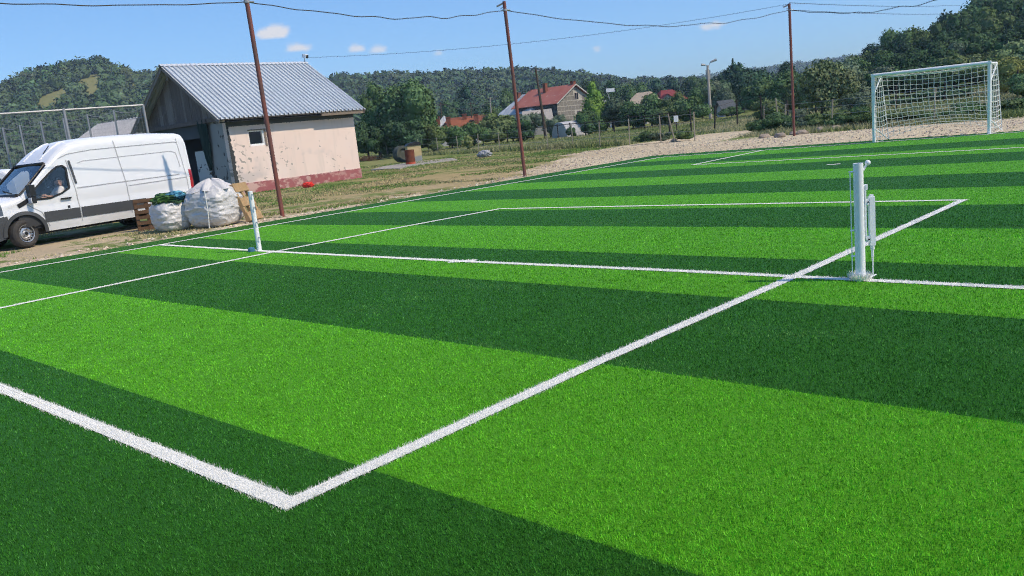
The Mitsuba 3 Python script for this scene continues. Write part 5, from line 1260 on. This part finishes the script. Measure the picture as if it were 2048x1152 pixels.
for x, y, zt, r in [(-45.719,149.985,8.903,2.035),(-43.609,152.232,9.806,1.914),(-39.978,155.949,10.8,1.607),(-35.291,160.937,12.797,1.777),(-33.288,163.082,13.698,2.385),(-29.09,167.885,16.75,2.014),(-26.159,170.984,17.923,2.071),(-23.763,173.432,18.559,1.621),(-37.744,126.058,6.657,1.967),(-35.133,128.814,7.687,1.755),(-33.257,131.253,10.157,2.248),(-31.377,133.03,10.114,2.067),(-28.498,135.948,10.788,1.888),(-26.388,138.11,11.375,2.549),(-24.898,139.89,12.74,2.55),(-22.208,142.773,13.961,1.976),(-20.685,144.198,13.872,1.823),(-17.112,148.033,15.518,2.704),(-30.352,104.409,4.502,2.302),(-28.944,105.938,5.216,2.422),(-26.868,108.196,6.283,1.962),(-25.311,109.79,6.712,2.441),(-23.731,111.497,7.483,2.549),(-22.615,112.606,7.661,2.548),(-20.754,114.28,7.297,2.359),(-18.541,116.652,8.303,2.473),(-17.146,118.379,9.81,2.462),(-15.483,120.011,9.999,2.299),(-14.251,121.073,9.585,2.059),(-12.785,122.829,10.953,2.164),(-22.319,89.495,4.242,2.743),(-21.678,90.011,3.889,1.896),(-20.27,91.678,5.124,2.609),(-18.618,93.291,5.284,2.273),(-17.85,94.027,5.302,2.299),(-16.673,94.993,4.723,2.02),(-15.151,96.75,5.888,1.739),(-14.105,97.788,6.05,2.681),(-12.223,99.683,6.45,2.199),(-11.132,100.672,6.262,2.079),(-9.771,102.13,6.88,2.341),(-8.544,103.312,6.933,2.439),(-16.621,74.928,3.07,1.786),(-15.601,75.857,2.913,2.638),(-14.51,76.944,3.098,2.16),(-13.267,78.121,3.079,2.694),(-12.474,78.878,3.09,2.084),(-11.174,80.236,3.547,2.623),(-10.378,80.933,3.32,2.281),(-9.524,81.843,3.686,1.787),(-8.713,82.637,3.771,2.222),(-7.177,84.247,4.335,2.303),(-6.387,84.885,3.907,2.479),(-5.36,85.886,3.998,2.237)]:
    d = (np.array([x, y]) - CAM[:2]); dep = d @ D3[:2]; row = min(rowname, key=lambda q: abs(q - dep))
    lb, gp_ = rowname[row]; rown[row] = rown.get(row, -1) + 1; lb += f', {ORD[rown[row]]} from the left'; hh = zt - float(terrain(x, y)); r = max(r, .30 * hh)
    tree('woodland_tree', lb, x, y, zt, r, rt.choice(['dark', 'mid', 'grey', 'olive', 'mid', 'blue']) if row > 80 else rt.choice(['mid', 'olive', 'pale', 'dark']), 1500, group=gp_, low=.22 if row > 100 else .08, trunk=row <= 92, lobes=15)
# tree belt behind the village houses
for d_, lb in (((-102.828,152.408,10.896,3.754), 5), ((-104.75,164.548,10.573,3.592), 6), ((-98.075,163.793,10.28,3.619), 7), ((-99.57,176.261,9.665,3.559), 8), ((-93.009,175.466,9.631,3.592), 9), ((-126.47,130.035,11.327,3.412), 1), ((-119.036,129.302,8.399,2.547), 2), ((-126.683,143.451,9.686,3.353), 3), ((-121.801,119.775,8.889,2.694), 0), ((-121.245,170.203,11.568,3.218), 4)):
    x, y, zt, r = d_; tree('broadleaf_tree', f'tree in the belt behind the village roofs, {ORD[lb]} from the left', x, y, zt, r, rt.choice(['dark', 'mid', 'blue']), 1100, group='trees in the belt behind the village roofs', low=.04, trunk=False)


# forest on the far hills: thousands of crowns, one mass
def forest(name, label, b0, b1, r0, r1, n, rad, col, keep=None, seed=1):
    rng = np.random.default_rng(seed); mb = MB(); ico = trimesh.creation.icosphere(subdivisions=0); iv, if_ = np.array(ico.vertices), np.array(ico.faces)
    b = np.radians(rng.uniform(b0, b1, n)); r = np.sqrt(rng.uniform(r0 ** 2, r1 ** 2, n)); x, y = CAM[0] + r * np.sin(b), CAM[1] + r * np.cos(b); z = terrain(x, y)
    if keep is not None:
        ok_ = keep(x, y, z); x, y, z = x[ok_], y[ok_], z[ok_]
    n = len(x); R = rad * (.45 + 1.15 * rng.beta(1.6, 2.6, n)); cl = meshkit.fbm(np.stack([x * .012, y * .012, x * 0], -1), 3, seed)
    C = np.array([.028, .056, .028]) * (1 - .5 * cl[:, None]) + np.array(col) * (.15 + .6 * cl[:, None]); C = 1.28 * C * rng.uniform(.68, 1.38, (n, 1)) * (1 + rng.normal(0, .07, (n, 3)))
    nv_ = len(iv); dv = 1 + .7 * (meshkit.noise(iv[None] * 1.8 + rng.uniform(0, 60, (n, 1, 3))) - .5)
    V_ = iv[None] * dv[..., None] * (.85 * R[:, None, None] * np.array([1, 1, 1.15])) + np.stack([x, y, z + R * .75], -1)[:, None]
    mb.add(V_.reshape(-1, 3), (if_[None] + (np.arange(n) * nv_)[:, None, None]).reshape(-1, 3), np.repeat(C, nv_, 0))
    m = 40; d = rng.normal(0, 1, (n, m, 3)); d /= np.linalg.norm(d, axis=2, keepdims=True); d[..., 2] = np.abs(d[..., 2])
    P = d * (R[:, None, None] * rng.uniform(.75, 1.15, (n, m, 1))) * np.array([1, 1, 1.15]) + np.stack([x, y, z + R * .75], -1)[:, None]
    leaves(mb, P.reshape(-1, 3), d.reshape(-1, 3), np.repeat(R * .24, m)[:, None], np.repeat(C, m, 0) * rng.uniform(.7, 1.4, (n * m, 1)), rng)
    solo(name, mb, 'm_leaf', label, 'forest', kind='stuff')


def meadow_keep(x, y, z):
    b = np.degrees(np.arctan2(x - CAM[0], y - CAM[1])); r = np.hypot(x - CAM[0], y - CAM[1]); n = meshkit.fbm(np.stack([x * .011, y * .011, x * 0 + 3], -1), 3, 4)
    e = (z - CAM[2]) / r + (n - .5) * .012
    clear = (e > np.interp(b, [-72, -71.1, -69.1, -67.7, -66.4, -64.9], [.064, .058, .0510, .0600, .0700, .0745])) & (e < np.interp(b, [-72, -71.1, -69.1, -67.7, -66.4, -64.9], [.0700, .0765, .0880, .0950, .0930, .0900]))
    clear &= (meshkit.noise(np.stack([x * .09, y * .09, x * 0], -1)) < .66)
    return ~clear


forest('forest_left', 'thick forest over the rounded hill on the left behind the sports cage', -82, -58, 290, 600, 6200, 3.3, (.085, .115, .06), meadow_keep, 2)
forest('forest_middle', 'thick dark forest along the long hill behind the village', -60, -20, 300, 680, 6500, 3.9, (.07, .105, .058), None, 3)
forest('forest_far', 'distant hazy forest on the low hill right of centre', -40, -14, 1250, 1760, 3800, 6, (.07, .115, .05), None, 4)


# ------------------------------------------------------------------ grasses
def grass(name, label, n, b0, b1, r0, r1, keep, hfun, cfun, seed, wide=.0011):
    rng = np.random.default_rng(seed); mb = MB(); b = np.radians(rng.uniform(b0, b1, n)); r = np.exp(rng.uniform(math.log(r0), math.log(r1), n)); x, y = CAM[0] + r * np.sin(b), CAM[1] + r * np.cos(b)
    k = keep(x, y) & ~shapely.contains_xy(EDGE.buffer(.12), x, y) & ~((x > SX - SW) & (x < SX + .05) & (y > SY) & (y < SY + SL)) & ~((np.abs(x + 10.6) < 1.3) & (y > -2) & (y < 4.3)) ; x, y, r = x[k], y[k], r[k]; n = len(x)
    h = hfun(x, y, rng); w = np.maximum(.006, wide * r) * rng.uniform(.7, 1.4, n); a = rng.uniform(0, 6.28, n); la = rng.uniform(0, 6.28, n); ln = rng.uniform(.1, .7, n) * h; z = terrain(x, y)
    p0 = np.stack([x - np.cos(a) * w, y - np.sin(a) * w, z - .01], -1); p1_ = np.stack([x + np.cos(a) * w, y + np.sin(a) * w, z - .01], -1); p2_ = np.stack([x + np.cos(la) * ln, y + np.sin(la) * ln, z + h], -1)
    c = cfun(x, y, rng)
    mb.add(np.stack([p0, p1_, p2_], 1).reshape(-1, 3), np.arange(3 * n).reshape(-1, 3), np.repeat(c, 3, 0))
    solo(name, mb, 'm_grass', label, 'grass', kind='stuff')


fence_side = lambda x, y: y - (29.9 + (x + 9.4) * (41 - 29.9) / (-42.6 + 9.4))
nn_ = lambda x, y, s, k=0.0: meshkit.fbm(np.stack([x * s, y * s, x * 0 + k], -1), 3, 6)


def tall_keep(x, y):
    left = (fence_side(x, y) > -.35) & (x < -9.3); right = (y > 30.2 - .12 * (x + 7)) & (x > -7.4) | (x > -15) & (y > 40.5)
    return (left | right) & (gravel_np(x, y) < .1) & (y + .25 * x < 70)


def tall_h(x, y, rng):
    e = np.exp(-np.abs(fence_side(x, y)) / .5) * (x < -9); w = ((x > -7.4) & (y < 33)) * 1.0
    return (.09 + .19 * nn_(x, y, .4) + .22 * e + .12 * w * nn_(x, y, .7, 4)) * rng.uniform(.5, 1.3, len(x))


def tall_c(x, y, rng):
    t = np.clip((nn_(x, y, .22, 2) - .40) * 4 + rng.normal(0, .22, len(x)), 0, 1)[:, None]; e = (np.exp(-np.abs(fence_side(x, y)) / .5) * (x < -9))[:, None]
    c = np.array([.215, .27, .105]) * (1 - t) + np.array([.44, .41, .24]) * t
    return (c * (1 - .5 * e) + np.array([.09, .13, .045]) * .5 * e) * rng.uniform(.7, 1.3, (len(x), 1))


grass('meadow_grass', 'tall half dry meadow grass beyond the wire fence and behind the goal', 330000, -62, -6, 29, 95, tall_keep, tall_h, tall_c, 61, .00048)


def short_keep(x, y):
    m = nn_(x, y, .55, 7) + .25 * nn_(x, y, 2.2, 9)
    return (fence_side(x, y) < .2) & (x < -6.3) & (gravel_np(x, y) < -.1) & (m > np.where(x > -9, .72, np.where(x > -14, .60, .50)))


grass('verge_grass', 'short patchy grass on the dry ground between pitch, outbuilding and fence', 150000, -85, -25, 19, 60, short_keep, lambda x, y, rng: (.025 + .04 * nn_(x, y, .8)) * rng.uniform(.6, 1.5, len(x)),
      lambda x, y, rng: (lambda t: (np.array([.14, .235, .065]) * (1 - t) + np.array([.42, .36, .20]) * t) * rng.uniform(.7, 1.3, (len(x), 1)))(np.clip((nn_(x, y, .5, 12) - .42) * 5 + rng.normal(0, .25, len(x)), 0, 1)[:, None]), 62, .0008)
# weeds at the gravel edge
wrank = [3, 4, 5, 6, 8, 9, 10, 12, 13, 14, 15, 16, 17, 18, 2, 1, 0, 11, 7]
for q, (x, y, zt, r) in enumerate(((-7.708,32.824,0.467,0.509), (-7.158,32.728,0.779,0.578), (-6.753,33.189,1.063,0.754), (-6.065,33.023,0.621,0.571), (-5.32,33.013,0.561,0.736), (-4.89,33.205,0.802,0.562), (-4.048,32.818,0.563,0.766), (-2.988,32.417,0.545,0.817), (-1.903,32.083,0.698,0.796), (-0.744,32.381,0.314,1.122), (0.563,32.919,0.303,1.108), (1.841,33.418,0.25,1.093), (3.087,33.898,0.241,1.078), (4.143,34.215,0.296,1.063), (-10.975,31.044,0.173,0.573), (-12.289,31.186,0.118,0.586), (-13.193,31.019,0.083,0.539), (-5.337,37.307,0.915,0.659), (-7.588,37.964,0.869,0.964))):
    tree('weed_clump', f'wild weed clump along the back edge of the gravel, {ORD[wrank[q]]} from the left', x, y, zt, r, rt.choice(['olive', 'mid', 'grey', 'olive']), 700, leaf=.05, group='weeds along the gravel edge', low=.0, trunk=False, cat='weeds', lobes=9)
# loose gravel stones
rs = np.random.default_rng(71); n = 9000; b = np.radians(rs.uniform(-76, -6, n)); r = np.exp(rs.uniform(math.log(18), math.log(46), n)); x, y = CAM[0] + r * np.sin(b), CAM[1] + r * np.cos(b)
k = (gravel_np(x, y) > -.15 * rs.random(n)) & ~shapely.contains_xy(EDGE.buffer(.05), x, y); x, y = x[k], y[k]; n = len(x)
ov_ = np.array([[1, 0, 0], [-1, 0, 0], [0, 1, 0], [0, -1, 0], [0, 0, 1], [0, 0, -1.0]]); of = np.array([[0, 2, 4], [2, 1, 4], [1, 3, 4], [3, 0, 4], [2, 0, 5], [1, 2, 5], [3, 1, 5], [0, 3, 5]])
sz = rs.uniform(.018, .06, (n, 1, 1)) * rs.uniform(.6, 1.4, (n, 6, 1)) * np.array([1, 1, .7]); an = rs.uniform(0, 6.28, n); ca, sa = np.cos(an)[:, None], np.sin(an)[:, None]; o6 = ov_[None] * sz
V_ = np.stack([o6[..., 0] * ca - o6[..., 1] * sa + x[:, None], o6[..., 0] * sa + o6[..., 1] * ca + y[:, None], o6[..., 2] + (terrain(x, y) + .012)[:, None]], -1)
cs = np.array([.56, .48, .38]) * rs.uniform(.55, 1.3, (n, 1)) * (1 + rs.normal(0, .04, (n, 3)))
solo('gravel_stones', MB().add(V_.reshape(-1, 3), (of[None] + (np.arange(n) * 6)[:, None, None]).reshape(-1, 3), np.repeat(np.clip(cs, .05, .8), 6, 0)), 'm_stone', 'loose pale stones scattered over the gravel', 'gravel', kind='stuff')

# ------------------------------------------------------------------ the summer haze: one closed box of air round everything
scene['haze_air'] = {'type': 'homogeneous', 'albedo': {'type': 'rgb', 'value': [.95, .955, .96]}, 'sigma_t': {'type': 'rgb', 'value': [HAZE * .8, HAZE, HAZE * 1.4]}}
k = thing('haze', kind='stuff')
scene[k] = {'type': 'cube', 'to_world': T().translate([CAM[0], CAM[1], 48.0]) @ T().scale([2750, 2750, 52]), 'bsdf': {'type': 'null'}, 'interior': {'type': 'ref', 'id': 'haze_air'}}
scene['camera']['medium'] = {'type': 'ref', 'id': 'haze_air'}
